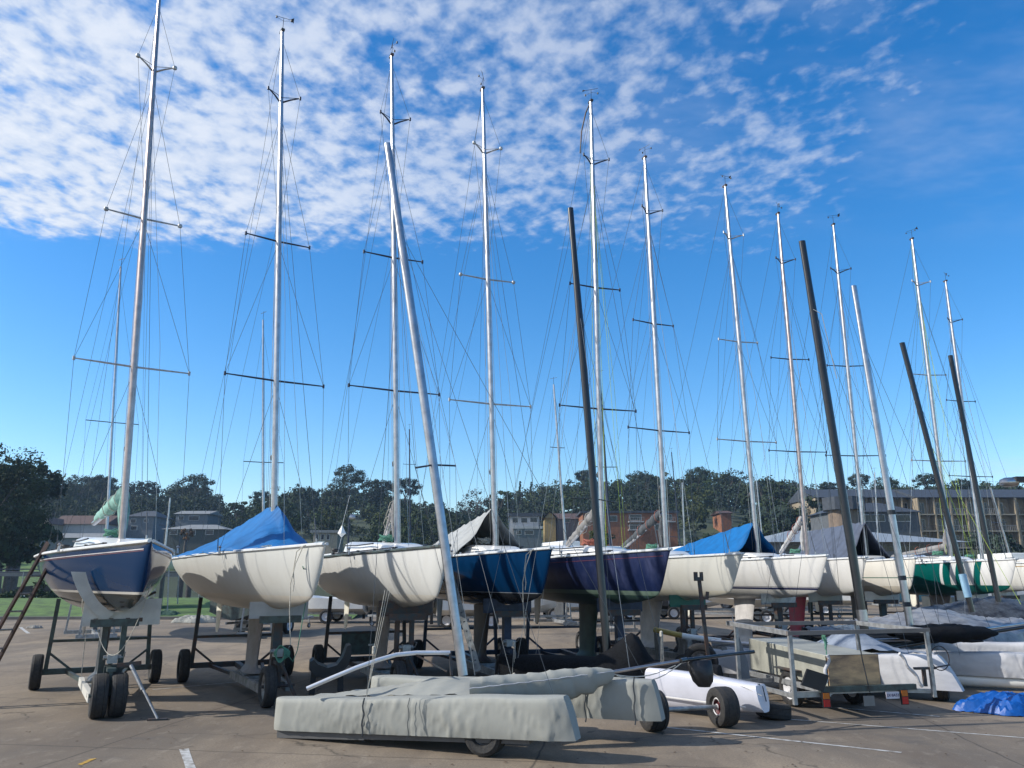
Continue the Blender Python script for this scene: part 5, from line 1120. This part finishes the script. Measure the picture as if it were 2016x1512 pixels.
heap(tuple(gnd(385, 1226)), 1.0, .4, .26, CANVAS, 'sail_heap', 'heap of pale canvas on the ground left of the second boat', 'sail', 9)
heap(tuple(gnd(68, 1237)), .3, .2, .12, WOOD_G, 'debris_pile', 'small pile of debris on the ground at far left', 'debris', 2)
heap(tuple(gnd(325, 1216)), .8, .4, .30, mat('net_green', (.03, .08, .06), .9), 'net_heap', 'dark green net heap by the lawn kerb', 'net', 12)
# ------------------------------------------------------------ left fence, shed rail, piles
fn = empty('chainlink_fence', (-24, 53.5, 0), 0, 'chain-link fence with pale top rail behind the lawn', 'fence')
xs = [-30+k*3.0 for k in range(15)]
for x in xs: m = MB(); m.tube([(x+6, 0, .4), (x+6, 0, 2.35)], .03, 8); m.build('post', GALV, fn)
m = MB(); m.tube([(-24, 0, 2.33), (18.2, 0, 2.33)], .035, 8); m.build('top_rail', STEEL_N, fn)
m = MB(); 
for k in range(520): 
    x = -24+k*.08*1.0
    if x > 18: break
    for s in (-1, 1):
        x1 = x+s*1.6
        m.beam((x, 0, .7), (x1, 0, 2.3), .006, .006)
m.build('wire_mesh', WIRE, fn)
gw = empty('gangway', (-33, 60, 0), 0, 'long grey gangway beam across the water at far left', 'gangway')
m = MB(); m.beam((-20, 0, 2.25), (14, 0, 2.15), .5, .30); m.build('deck_beam', mat('gangway_grey', (.10, .125, .14), .6), gw)
m = MB(); m.beam((-20, -.25, 2.62), (14, -.25, 2.52), .06, .08); m.build('handrail', STEEL_N, gw)
for k, (x, D, h) in enumerate([(-29.5, 61, 3.0), (-33, 60, 3.1), (-26.8, 58, 2.9), (-24.4, 58.5, 3.6), (-22.2, 60, 3.4), (-25.6, 63, 3.2)]):
    m = MB(); m.lathe((x, D, -2), (0, 0, 1), [(0, .22), (h+1.7, .20), (h+2, .12), (h+2, 0)], 14); tag(m.build('mooring_pile', mat('pile_dark', (.06, .055, .05), .8, 0, .3, 5), None, smooth=40), 'dark timber mooring pile standing in the water behind the fence', 'pile', 'mooring piles behind the fence')
for k, (px_, py_, D, lab) in enumerate([(57, 1112, 95, 'tiny white boat moored off the far lawn'), (405, 1105, 80, 'white moored cruiser seen between the first two boats'), (392, 1158, 62, 'low grey boat moored behind the fence right of the first boat')]):
    p = at(px_, py_, D); o = motorboat((p.x, D), 8, lab, trailer=False, ln=5.2, z0=0, screen=k == 1); o.location.z = -1.0 if k != 0 else -1.0; o['group'] = 'boats moored on the bay'
    if k == 0: o.location.z = -.9
# bush behind the fence
# ------------------------------------------------------------ trees
FOL = {}
def fol(name, c, c2, tr=0):
    if name in FOL: return FOL[name]
    m_ = mat('foliage_'+name, c, .85, 0, .3, .35, col2=c2, spec=.2, det=3); FOL[name] = m_; return m_
F_DARK = fol('dark', (.042, .062, .030), (.018, .030, .017)); F_MID = fol('mid', (.044, .068, .026), (.02, .034, .018)); F_OLIVE = fol('olive', (.080, .095, .030), (.03, .042, .018)); F_BROWN = fol('brown', (.075, .065, .052), (.05, .045, .038)); F_BLUE = fol('blue_green', (.036, .056, .040), (.019, .032, .024))
F_ORANGE = fol('rust', (.20, .11, .05), (.10, .06, .03))
BARK = mat('bark', (.10, .085, .07), .9, 0, .3, 4)
def crown_np(rs, rx, ry, rz, zc, nclump, per, leaf, shape='round', cr=.3):
    cs = []
    while len(cs) < nclump:
        p = rs.normal(size=3); p /= np.linalg.norm(p); rr_ = rs.uniform(.45, 1.0)**.6
        p = p*rr_*np.array([rx, ry, rz])
        if shape == 'umbrella': p[2] = p[2]*.75+ (1-(p[0]**2+p[1]**2)/(rx*rx+ry*ry))*rz*.3
        if shape == 'cone': t = rs.uniform(0, 1); a = rs.uniform(0, 6.28); q = (1-t)*rs.uniform(.3, 1); p = np.array([rx*q*math.cos(a), ry*q*math.sin(a), -rz+2*rz*t])
        if p[2] < -rz*.75 and shape == 'round': continue
        cs.append(p)
    cs = np.array(cs); cs[:, 2] += zc
    n = nclump*per; cen = np.repeat(cs, per, 0); size = np.repeat(rs.uniform(.6, 1.2, nclump), per)[:, None]*cr*min(rx, ry, rz*1.3)
    off = rs.normal(size=(n, 3)); off /= np.linalg.norm(off, axis=1)[:, None]; off *= rs.uniform(.5, 1, (n, 1))*size; off[:, 2] *= .75
    c = cen+off
    nr_ = off/(np.linalg.norm(off, axis=1)[:, None]+1e-6)+.38*rs.normal(size=(n, 3)); nr_ /= np.linalg.norm(nr_, axis=1)[:, None]; u = np.cross(nr_, rs.normal(size=(n, 3))); u /= np.linalg.norm(u, axis=1)[:, None]+1e-9; v = np.cross(nr_, u)
    s = leaf*rs.uniform(.6, 1.3, (n, 1)); a, b_ = u*s, v*s*.7
    V = np.stack([c-a, c-b_*.9, c+a*1.1, c+b_], 1).reshape(-1, 3)
    return V
def np_mesh(name, V, mt):
    n = len(V)//4; me = bpy.data.meshes.new(name); me.vertices.add(n*4); me.vertices.foreach_set('co', V.astype(np.float32).ravel()); me.loops.add(n*4); me.loops.foreach_set('vertex_index', np.arange(n*4, dtype=np.int32))
    me.polygons.add(n); me.polygons.foreach_set('loop_start', np.arange(0, n*4, 4, dtype=np.int32)); me.polygons.foreach_set('loop_total', np.full(n, 4, dtype=np.int32)); me.materials.append(mt); me.update(calc_edges=True); return me
TREES = {}
def tree_proto(key, H, rx, rz, shape, mt, ncl=26, per=52, leaf=.34, seed=0):
    rs = np.random.RandomState(seed); V = crown_np(rs, rx, rx*.95, rz, H-rz, ncl, per, leaf, shape); cm = np_mesh('crown', V, mt)
    m = MB(); bend = rs.uniform(-.3, .3, 2); fork = H-1.75*rz
    m.tube([(0, 0, -3), (bend[0]*.4, bend[1]*.4, fork*.5), (bend[0], bend[1], max(fork, .8))], [.38, .30, .22], 8)
    for k in range(6):
        a = k*1.05+rs.uniform(-.3, .3); q = rx*rs.uniform(.45, .8); z2 = H-rz*rs.uniform(.3, 1.1); m.tube([(bend[0], bend[1], max(fork, .8)-.1), (bend[0]+math.cos(a)*q*.5, bend[1]+math.sin(a)*q*.5, (fork+z2)/2+.3), (bend[0]+math.cos(a)*q, bend[1]+math.sin(a)*q, z2)], [.15, .09, .04], 6)
    tm_o = m.build('trunk', BARK, None, smooth=60); tm = tm_o.data; bpy.data.objects.remove(tm_o); TREES[key] = (cm, tm)
tree_proto('round', 10, 4.3, 3.9, 'round', F_MID, seed=1); tree_proto('round2', 11, 4.8, 4.2, 'round', F_DARK, seed=2, ncl=30); tree_proto('gum', 13, 4.8, 3.6, 'umbrella', F_BLUE, seed=3, ncl=44, per=60, leaf=.26)
tree_proto('gum2', 15, 6.0, 4.4, 'umbrella', F_DARK, seed=4, ncl=54, per=60, leaf=.26)
tree_proto('near', 11, 4.6, 4.6, 'round', F_DARK, seed=12, ncl=120, per=150, leaf=.10); tree_proto('near2', 11, 4.8, 4.8, 'round', F_BLUE, seed=13, ncl=120, per=150, leaf=.10); tree_proto('olive', 9, 4.0, 3.6, 'round', F_OLIVE, seed=5); tree_proto('brown', 11, 4.6, 4.0, 'round', F_BROWN, seed=6, ncl=40, per=26, leaf=.2)
tree_proto('pine', 15, 2.6, 6.2, 'cone', F_DARK, seed=7, ncl=30, per=40); tree_proto('bush', 4.4, 2.8, 2.1, 'round', F_MID, seed=8, ncl=22, per=60, leaf=.22); tree_proto('blue', 11, 4.7, 4.1, 'round', F_BLUE, seed=9, ncl=30); tree_proto('rust', 5.5, 1.6, 1.3, 'round', F_ORANGE, seed=10, ncl=14, per=40, leaf=.2)
def plant_tree(key, x, y, z, s, label, group=None, name='tree', rz=None, sz=1):
    cm, tm = TREES[key]; root = empty(name, (x, y, z), rz if rz is not None else rnd.uniform(0, 6.28), label, 'tree', group); root.scale = (s, s, s*sz)
    for nm, me in (('crown', cm), ('trunk', tm)): o = bpy.data.objects.new(nm, me); COL.objects.link(o); o.parent = root
    return root
# houses: px rectangle (x0,x1,y0,y1) they occupy, distance
HOUSES = []
def keep(x0, x1, y0, y1, D): HOUSES.append((x0, x1, y0, y1, D))
W_CREAM = mat('wall_cream', (.36, .31, .23), .8, 0, .1); W_WHITE = mat('wall_white', (.42, .42, .42), .7, 0, .08); W_GREY = mat('wall_grey', (.16, .18, .20), .8); W_BRICK = mat('wall_brick', (.27, .115, .06), .85, 0, .15, 2); W_SAND = mat('wall_sand', (.30, .25, .175), .85, 0, .12, 1)
R_BROWN = mat('roof_brown', (.10, .06, .05), .8, 0, .15, 2); R_SLATE = mat('roof_slate', (.045, .055, .07), .7, 0, .15, 2); R_GREY = mat('roof_grey', (.21, .22, .22), .7, 0, .12, 2); R_PALE = mat('roof_pale_metal', (.27, .30, .32), .55, .1, .08, 1, stretch=(1, 6, 1)); DARKW = mat('window_dark', (.02, .024, .03), .15); FRAME = mat('window_frame', (.6, .6, .58), .5)
def house(px0, px1, ytop, yeave, ybase, D, label, wall, roof, kind='gable', windows=(), depth=8, over=.5, name='house', cat='house', yaw=0):
    a, b_ = at(px0, ybase, D), at(px1, ybase, D); cx = (a.x+b_.x)/2; W = b_.x-a.x; zb = a.z; ze = at(px0, yeave, D).z-zb; zr = at(px0, ytop, D).z-zb
    root = empty(name, (cx, D, zb), R(yaw), label, cat); m = MB(); m.box(-W/2, 0, -6, W/2, depth, ze); m.build('wall', wall, root); o_ = over
    m = MB(); w2 = W/2+o_
    if kind == 'hip':
        k = min(W*.28, depth*.5); m.add([(-w2, -o_, ze), (w2, -o_, ze), (w2, depth+o_, ze), (-w2, depth+o_, ze), (-W/2+k, depth/2, zr), (W/2-k, depth/2, zr)], [(0, 1, 5, 4), (1, 2, 5), (2, 3, 4, 5), (3, 0, 4), (3, 2, 1, 0)])
    elif kind == 'gable_side': m.add([(-w2, -o_, ze), (w2, -o_, ze), (w2, depth+o_, ze), (-w2, depth+o_, ze), (-w2, depth/2, zr), (w2, depth/2, zr)], [(0, 1, 5, 4), (1, 2, 5), (2, 3, 4, 5), (3, 0, 4), (3, 2, 1, 0)])
    elif kind == 'gable_front':
        m.add([(-w2, -o_, ze), (0, -o_, zr), (w2, -o_, ze), (-w2, depth+o_, ze), (0, depth+o_, zr), (w2, depth+o_, ze)], [(0, 1, 4, 3), (1, 2, 5, 4), (0, 3, 5, 2), (3, 4, 5)]); g = MB(); g.add([(-W/2, -.02, ze), (W/2, -.02, ze), (0, -.02, zr-.15)], [(0, 1, 2)]); g.build('gable', wall, root)
    else: m.box(-w2, -o_, ze, w2, depth+o_, max(zr, ze+.25))
    m.build('roof', roof, root)
    for (x0, x1, y0, y1) in windows:
        m = MB(); A_, B_ = at(x0, y1, D), at(x1, y0, D); X0, X1, Z0, Z1 = A_.x-cx, B_.x-cx, A_.z-zb, B_.z-zb
        m.box(X0-.08, -.10, Z0-.08, X1+.08, -.003, Z1+.08); wf = m.build('window', FRAME, root); m = MB(); m.box(X0, -.13, Z0, X1, -.102, Z1); m.build('pane', DARKW, wf)
    keep(px0-6, px1+6, ytop-4, ybase, D); return root
house(75, 98, 1018, 1032, 1052, 150, 'small cream gabled house wing on the left shore', W_CREAM, R_BROWN, 'gable_front', depth=7)
house(100, 205, 1012, 1032, 1054, 154, 'house with a long brown roof left of the first mast', W_WHITE, R_BROWN, 'gable_side', [(104, 122, 1036, 1046)])
house(52, 205, 1048, 1059, 1072, 142, 'long low boat shed with a grey roof on the left shore', W_GREY, R_GREY, 'gable_side', depth=6)
house(248, 300, 1003, 1017, 1048, 160, 'grey two storey house with hipped slate roof behind the navy boat mast', W_GREY, R_SLATE, 'hip', [(284, 292, 1022, 1028), (258, 268, 1022, 1029), (258, 270, 1036, 1043)])
house(345, 408, 1003, 1012, 1030, 175, 'house with a shallow grey gable among trees, upper left slope', W_GREY, R_GREY, 'gable_side', [(372, 392, 1016, 1024), (352, 362, 1016, 1023)])
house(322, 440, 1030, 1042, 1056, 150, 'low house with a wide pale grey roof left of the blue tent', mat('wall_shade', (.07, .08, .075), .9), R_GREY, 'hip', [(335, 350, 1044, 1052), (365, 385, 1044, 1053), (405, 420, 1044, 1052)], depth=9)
house(616, 664, 1044, 1049, 1068, 140, 'small pergola fronted cottage between the second and third boats', W_CREAM, R_GREY, 'flat', [(621, 627, 1052, 1062), (632, 638, 1052, 1062), (643, 649, 1052, 1062)], depth=5)
house(1003, 1062, 1010, 1017, 1035, 150, 'white modernist house, upper floor with dark windows, right of the fourth mast', W_WHITE, R_SLATE, 'flat', [(1009, 1020, 1020, 1029), (1026, 1038, 1020, 1029), (1044, 1058, 1019, 1028)], depth=8)
house(1012, 1066, 1036, 1041, 1068, 146, 'lower terrace building with balcony and white posts under the modernist house', mat('wall_terrace', (.13, .15, .16), .8), W_WHITE, 'flat', [(1018, 1026, 1044, 1052), (1034, 1050, 1044, 1052)], depth=5, over=.2)
house(1072, 1094, 1006, 1020, 1032, 165, 'little yellow gabled house behind the deep blue boat', mat('wall_yellow', (.38, .28, .12), .8), R_BROWN, 'gable_front', depth=6)
house(1096, 1142, 1008, 1022, 1050, 168, 'dark roofed house with a cream bay window beside the yellow gable', W_GREY, R_BROWN, 'gable_side', [(1112, 1122, 1020, 1028)])
ba = house(1148, 1334, 1006, 1010, 1052, 158, 'two storey orange brick apartment block with flat roof and white balconies', W_BRICK, R_SLATE, 'flat', [(1155, 1160, 1015, 1024), (1170, 1178, 1015, 1026), (1198, 1214, 1016, 1026), (1240, 1262, 1014, 1024), (1240, 1262, 1032, 1043), (1290, 1304, 1014, 1024), (1310, 1322, 1014, 1024), (1290, 1304, 1032, 1043)], depth=10, name='apartment_block', cat='apartment block')
for (x0, x1, y) in ((1238, 1268, 1028), (1238, 1268, 1044), (1306, 1330, 1028)):
    A_, B_ = at(x0, y, 156.8), at(x1, y, 156.8); o_ = ba.location; m = MB(); m.box(A_.x-o_.x, -1.3, A_.z-o_.z, B_.x-o_.x, -.004, A_.z-o_.z+.2); m.beam((A_.x-o_.x, -1.25, A_.z-o_.z+1.0), (B_.x-o_.x, -1.25, A_.z-o_.z+1.0), .05, .05)
    for k in range(8): xx = A_.x-o_.x+(B_.x-A_.x)*k/7; m.beam((xx, -1.25, A_.z-o_.z+.2), (xx, -1.25, A_.z-o_.z+1), .03, .03)
    m.build('balcony', W_WHITE, ba)
house(1420, 1440, 1003, 1010, 1024, 190, 'small brick house half hidden among trees above the blue tarp', W_BRICK, R_BROWN, 'gable_side')
# long cream apartment building
def apartment(px0, px1, D, label, wins, gr=None):
    yb, ye, yt = 1078, 981, 957; a, b_ = at(px0, yb, D), at(px1, yb, D); W = b_.x-a.x; cx = (a.x+b_.x)/2; zb = a.z; H = at(px0, ye, D).z-zb; HR = at(px0, yt, D).z-zb
    root = empty('apartment_building', (cx, D, zb), 0, label, 'apartment building'); m = MB(); m.box(-W/2, 0, -6, W/2, 12, H); m.build('wall', W_SAND, root)
    m = MB(); m.add([(-W/2-.3, -1.9, H), (W/2+.3, -1.9, H), (W/2+.3, 14, H), (-W/2-.3, 14, H), (-W/2-.3, 6, HR), (W/2+.3, 6, HR)], [(0, 1, 5, 4), (1, 2, 5), (2, 3, 4, 5), (3, 0, 4), (3, 2, 1, 0)]); m.build('roof', R_SLATE, root)
    fl = H/3.0; nb = max(1, int(round(W/2.9)))
    for k in range(nb+1):
        x = -W/2+W*k/nb; m = MB(); m.box(x-.12, -1.8, -3, x+.12, -.004, H-.02); m.build('party_wall', W_SAND, root)
    for f_ in range(-1, 3):
        z = f_*fl; m = MB(); m.box(-W/2, -1.75, z-.22, W/2, -.004, z); m.build('balcony_slab', W_CREAM, root)
        for k in range(nb):
            x0 = -W/2+W*k/nb+.35; x1 = -W/2+W*(k+1)/nb-.35
            xa = x0+(x1-x0)*rnd.uniform(.05, .2); xb = xa+(x1-x0)*.5
            m = MB(); m.box(xa, -.09, z+.05, xb, -.003, z+fl*.72); wf = m.build('window', FRAME, root); m = MB(); m.box(xa+.08, -.12, z+.12, (xa+xb)/2-.05, -.092, z+fl*.72-.08); m.box((xa+xb)/2+.05, -.12, z+.12, xb-.08, -.092, z+fl*.72-.08); m.build('pane', DARKW, wf)
            if rnd.random() < .75:
                m = MB(); m.beam((x0-.2, -1.7, z+.95), (x1+.2, -1.7, z+.95), .05, .05)
                for q in range(9): xx = x0-.2+(x1-x0+.4)*q/8; m.beam((xx, -1.7, z), (xx, -1.7, z+.95), .03, .03)
                m.build('balcony_rail', STEEL_D if rnd.random() < .6 else W_WHITE, root)
    keep(px0-4, px1+4, yt+6, yb-26, D); return root
apartment(1608, 1806, 150, 'left wing of the long sand coloured apartments with slate roof', 1)
apartment(1809, 2000, 148, 'middle wing of the sand coloured apartments with balconies and slate roof', 1)
apartment(2003, 2140, 150, 'right wing of the sand coloured apartments cut by the frame', 1)
# restaurant roof with round tower
rb = house(1640, 1812, 985, 1008, 1042, 110, 'slate roofed pavilion with pale eaves in front of the apartments', mat('wall_pavilion', (.10, .11, .12), .8), R_SLATE, 'hip', [(1700, 1740, 1014, 1026), (1750, 1790, 1014, 1026)], depth=8, name='pavilion', cat='pavilion')
p = at(1662, 1040, 106); m = MB(); m.lathe((p.x, 106, p.z-8), (0, 0, 1), [(0, 1.9), (11.0, 1.9), (11.0, 0)], 24); tag(m.build('round_tower', mat('tower_brown', (.20, .15, .11), .85), None, smooth=40), 'round brown tower base beneath the slate pavilion', 'tower')
p = at(1662, 1005, 106); m = MB(); m.lathe((p.x, 106, p.z), (0, 0, 1), [(0, 0), (0, 2.9), (1.7, 2.9), (1.8, 0)], 8); tag(m.build('tower_cap', R_SLATE, None), 'dark boxy cap on top of the round brown tower', 'tower cap')
# clubhouse with wide pale hip roof
CD = 66; cl = house(1535, 1885, 1034, 1068, 1187, CD, 'clubhouse with a wide pale metal hipped roof and teal glass wall', mat('wall_club', (.16, .18, .20), .8), R_PALE, 'hip', [], depth=16, over=1.2, name='clubhouse', cat='clubhouse')
cx = cl.location.x; zb = cl.location.z
for (x0, x1, y0, y1, mt) in [(1668, 1860, 1154, 1182, mat('teal_glass', (.05, .20, .26), .15)), (1560, 1590, 1150, 1180, DARKW), (1545, 1880, 1074, 1085, DARKW)]:
    A_, B_ = at(x0, y1, CD), at(x1, y0, CD); m = MB(); m.box(A_.x-cx, -.06, A_.z-zb, B_.x-cx, -.003, B_.z-zb); m.build('window', mt, cl)
HOUSES.pop(); keep(1520, 1900, 1040, 1186, CD)
m = MB(); g0 = gnd(1510, 1187)
brr = empty('barrier', (gnd(1500, 1186).x, gnd(1500, 1186).y-1.5, 0), 0, 'low red and white striped barrier by the clubhouse', 'barrier')
m = MB(); m.box(-3, -.03, .35, 3, .03, .60); m.build('board', W_WHITE, brr); m = MB()
for k in range(9): m.add([(-2.9+k*.65, -.035, .352), (-2.6+k*.65, -.035, .352), (-2.35+k*.65, -.035, .598), (-2.65+k*.65, -.035, .598)], [(0, 1, 2, 3)])
m.build('stripe', STEEL_D, brr)
for s in (-2.6, 2.6): m = MB(); m.box(s-.05, -.06, 0, s+.05, .06, .35); m.build('leg', STEEL_D, brr)
# lamp posts
def lamp(px_, py_, D, label, arm=1.4, r=.06, head=(.55, .2), lx=1):
    t = at(px_, py_, D); root = empty('lamp_post', (t.x+arm*lx, D, 0), 0, label, 'lamp post'); m = MB(); m.tube([(0, 0, 0), (0, 0, t.z)], [r*1.4, r], 10); m.tube([(0, 0, t.z), (-arm*lx*.6, 0, t.z+.03)], r*.8, 8); m.build('pole', STEEL_N, root, smooth=True)
    m = MB(); m.lathe((-arm*lx*.45, 0, t.z-.02), (-lx, 0, 0), [(0, 0), (.0, head[1]*.7), (head[0]*.4, head[1]), (head[0]*.8, head[1]*.9), (head[0], 0)], 14); m.build('lamp_head', ALU, root, smooth=True)
fl_ = at(1983, 948, 24); fr_ = empty('floodlight', (fl_.x+.75, 24, 0), 0, 'floodlight with a rounded silver head at the right edge', 'floodlight')
m = MB(); m.tube([(0, 0, 0), (0, 0, fl_.z)], [.08, .05], 10); m.tube([(0, 0, fl_.z), (-.4, 0, fl_.z+.03)], .03, 8); m.build('pole', STEEL_N, fr_, smooth=True)
m = MB(); m.lathe((-.45, 0, fl_.z-.01), (-1, 0, -.05), [(0, .12), (.15, .15), (.35, .15), (.5, .10), (.57, 0)], 16); m.build('lamp_head', ALU, fr_, smooth=True)
m = MB(); m.box(-.55, -.16, fl_.z-.02, -.12, .16, fl_.z+.14); m.build('gear_housing', BLACKP, fr_)
lamp(715, 1018, 40, 'street lamp with a round white head behind the third boat', arm=-.7, head=(.35, .16), r=.04)
# skyline and slope trees, each a thing
g_ = 'trees on the hillside'
def at_tree(key, pxx, ytop, D, label, s=None, name='tree', H=None, sz=1, wpx=None):
    cm_h = {'round': 10, 'round2': 11, 'gum': 13, 'gum2': 15, 'olive': 9, 'brown': 11, 'pine': 15, 'bush': 4.4, 'blue': 11, 'rust': 5.5, 'near': 11, 'near2': 11}[key]
    p = at(pxx, ytop, D); zt = terr(p.x, D) if D > 100 else 0; hh = p.z-zt
    s = s or hh/cm_h
    return plant_tree(key, p.x, D, p.z-cm_h*s*sz, s, label, None, name, sz=sz)
for key, x, y, D, lab, s in [
 ('gum2', 385, 935, 235, 'broad flat crowned gum tree on the skyline left of the blue tent', .95), ('gum', 290, 947, 230, 'gum tree on the skyline right of the first mast', .8), ('gum', 205, 935, 225, 'feathery gum on the skyline behind the first mast', .85), ('gum2', 160, 937, 235, 'wide gum on the skyline at far left', .8), ('round2', 115, 945, 200, 'round dark tree between the big casuarina and the first mast', 1.0),
 ('gum2', 690, 918, 225, 'tallest gum rising above the ridge between second and third boats', .85), ('round2', 662, 952, 215, 'bulky dark tree under the tallest gum on the left side', .8), ('blue', 735, 945, 215, 'blue-green tree right of the tallest gum', .8), ('gum', 800, 940, 215, 'two tiered gum behind the third mast', .9), ('gum', 755, 945, 240, 'small gum just left of the third mast', .7),
 ('round2', 580, 957, 210, 'dense dark tree on the skyline right of the second mast', .85), ('gum', 515, 966, 210, 'open gum left of the second mast', .6), ('blue', 610, 962, 220, 'bushy tree at the right shoulder of the blue tent', .7), ('round', 470, 985, 190, 'low tree in the skyline dip left of the blue tent', .7),
 ('pine', 1024, 948, 260, 'small pointed pine on the ridge right of the fourth mast', .55), ('pine', 1046, 949, 262, 'second little pine on the ridge, just right of its twin', .5), ('brown', 935, 966, 220, 'bare brownish tree left of the fourth mast', 1.1), ('round', 985, 962, 215, 'rounded tree just right of the fourth mast', .9),
 ('gum', 1150, 925, 250, 'dark gum crowning the ridge behind the leaning black mast', .7), ('blue', 1270, 934, 240, 'blue-green tree crowning the ridge left of the sixth mast', .75), ('gum2', 1372, 921, 235, 'lobed gum crowning the ridge right of the sixth mast', .7), ('round2', 1430, 928, 230, 'dark domed tree left of the seventh mast', .8), ('round2', 1500, 935, 190, 'large dark domed tree right of the seventh mast', 1.15), ('round2', 1545, 945, 185, 'dark domed tree beside the eighth mast', 1.0),
 ('olive', 1250, 985, 195, 'olive green tree above the brick block', .9), ('olive', 1075, 990, 190, 'yellowish tree above the yellow gable', .6), ('gum', 1690, 932, 200, 'wispy gum above the apartment roof near the thick black mast', .6), ('gum', 1820, 932, 200, 'wispy gum above the apartment roof between the right masts', .6), ('gum2', 1740, 940, 205, 'wide low gum above the middle of the apartment roof', .6), ('gum', 1890, 942, 205, 'gum above the right part of the apartment roof', .55), ('gum', 1630, 948, 200, 'gum at the left end of the apartment roof', .5), ('blue', 1990, 950, 205, 'tree behind the floodlight at the right edge', .5),
 ('rust', 368, 1040, 130, 'small rust coloured tree in front of the low pale roofed house', .8), ('olive', 640, 1005, 160, 'olive tree above the pergola cottage', .7), ('olive', 1185, 1035, 120, 'low shrubby tree left of the brick block', .45), ('blue', 1520, 1000, 140, 'dark blue-green tree left of the clubhouse roof', 1.3), ('round2', 1592, 968, 143, 'tall dark tree hiding the left end of the apartments', 1.25), ('blue', 1622, 1003, 138, 'lower tree in front of the left end of the apartments', .8), ('blue', 1940, 1050, 90, 'dark tree right of the clubhouse roof', .75), ('round2', 1860, 1060, 100, 'dark tree over the right end of the clubhouse roof', .6)]:
    at_tree(key, x, y, D, lab, s)
# big casuarinas at the left
for x, y, D, s, key, lab in [(-12, 874, 74, 1.28, 'near', 'big dark tree filling the left edge of the picture'), (-100, 890, 78, 1.3, 'near2', 'large dark tree beyond the left edge'), (50, 905, 80, .85, 'gum', 'feathery right shoulder of the big trees at the left edge')]:
    at_tree(key, x, y, D, lab, s, 'casuarina', sz=1.05)
for x, y, D, s, lab in [(20, 990, 76, 1.5, 'dark shrub mass beneath the big tree at left'), (45, 1000, 84, 1.4, 'dark shrub under the left trees, nearer the first mast')]: at_tree('bush', x, y, D, lab, s, 'shrub')
at_tree('bush', 62, 1142, 50, 'flowering bush behind the chain-link fence below the navy boat', .55, 'shrub')
# woodland mass on the slopes: nobody could count it
rs = np.random.RandomState(11)
def masked(pxx, yt, yb, D):
    for x0, x1, y0, y1, Dh in HOUSES:
        if D < Dh+14 and x0 < pxx < x1 and yt < y1 and yb > y0: return True
    return False
packs = {k: [] for k in ('F_DARK', 'F_MID', 'F_BLUE', 'F_OLIVE')}; cnt = 0
for it in range(2100):
    D = rs.uniform(128, 296) if it > 260 else rs.uniform(272, 299); x = rs.uniform(-.72*D, .75*D); z = terr(x, D); s = rs.uniform(.75, 1.2); H = rs.uniform(8.5, 12)*s; rx = rs.uniform(3.4, 5.2)*s; pxx, yt = proj((x, D, z+H)); _, yb = proj((x, D, z)); hw = rx/D*1514
    if z < -1 or any(masked(q, yt, yb, D) for q in (pxx-hw, pxx, pxx+hw)): continue
    if pxx > 1560 and D < 158: continue
    k = rs.choice(list(packs), p=(.36, .30, .24, .10)); lod = 1 if D < 200 else .7
    V = crown_np(rs, rx, rx, H*.40, H*.60, 16, int(50*lod), .27 if D < 200 else .36, 'round', .36); V += np.array([x, D, z]); packs[k].append(V); cnt += 1
    if cnt >= 820: break
allV = []; mi = []; mats_ = [F_DARK, F_MID, F_BLUE, F_OLIVE]
for q, k in enumerate(packs):
    if packs[k]: v = np.concatenate(packs[k]); allV.append(v); mi.append(np.full(len(v)//4, q, dtype=np.int32))
me = np_mesh('woodland', np.concatenate(allV), mats_[0])
for mt_ in mats_[1:]: me.materials.append(mt_)
me.polygons.foreach_set('material_index', np.concatenate(mi)); wl = bpy.data.objects.new('woodland', me); COL.objects.link(wl); tag(wl, 'dark mixed woodland covering the hillside beyond the bay', 'woodland', kind='stuff')

# fallen leaves and grit on the concrete
V = []; rs = np.random.RandomState(5)
for k in range(420):
    y = 8.6+rs.uniform(0, 1)**2*22; x = rs.uniform(-.7, .7)*y; a = rs.uniform(0, 6.28); s = rs.uniform(.008, .03); c, q = math.cos(a)*s, math.sin(a)*s
    for dx, dy in ((-c, -q), (q*.5, -c*.5), (c, q), (-q*.5, c*.5)): V.append((x+dx, y+dy, .006+rs.uniform(0, .012)))
o = bpy.data.objects.new('leaf_litter', np_mesh('leaf_litter', np.array(V), mat('dry_leaf', (.10, .06, .035), .9, 0, .3, 3))); COL.objects.link(o); tag(o, 'dry leaves and grit scattered over the concrete', 'leaf litter', kind='stuff')
# ------------------------------------------------------------ thin sea haze
HZ = bpy.data.materials.new('haze_air'); HZ.use_nodes = True; t = HZ.node_tree; t.nodes.remove(t.nodes['Principled BSDF']); pv = t.nodes.new('ShaderNodeVolumePrincipled')
pv.inputs['Color'].default_value = (.50, .72, 1, 1); pv.inputs['Density'].default_value = .00030; pv.inputs['Anisotropy'].default_value = .3; t.links.new(pv.outputs[0], t.nodes['Material Output'].inputs['Volume'])
m = MB(); m.box(-950, -60, -3.2, 950, 1550, 75); tag(m.build('haze', HZ), 'thin bluish air over the bay', kind='stuff')
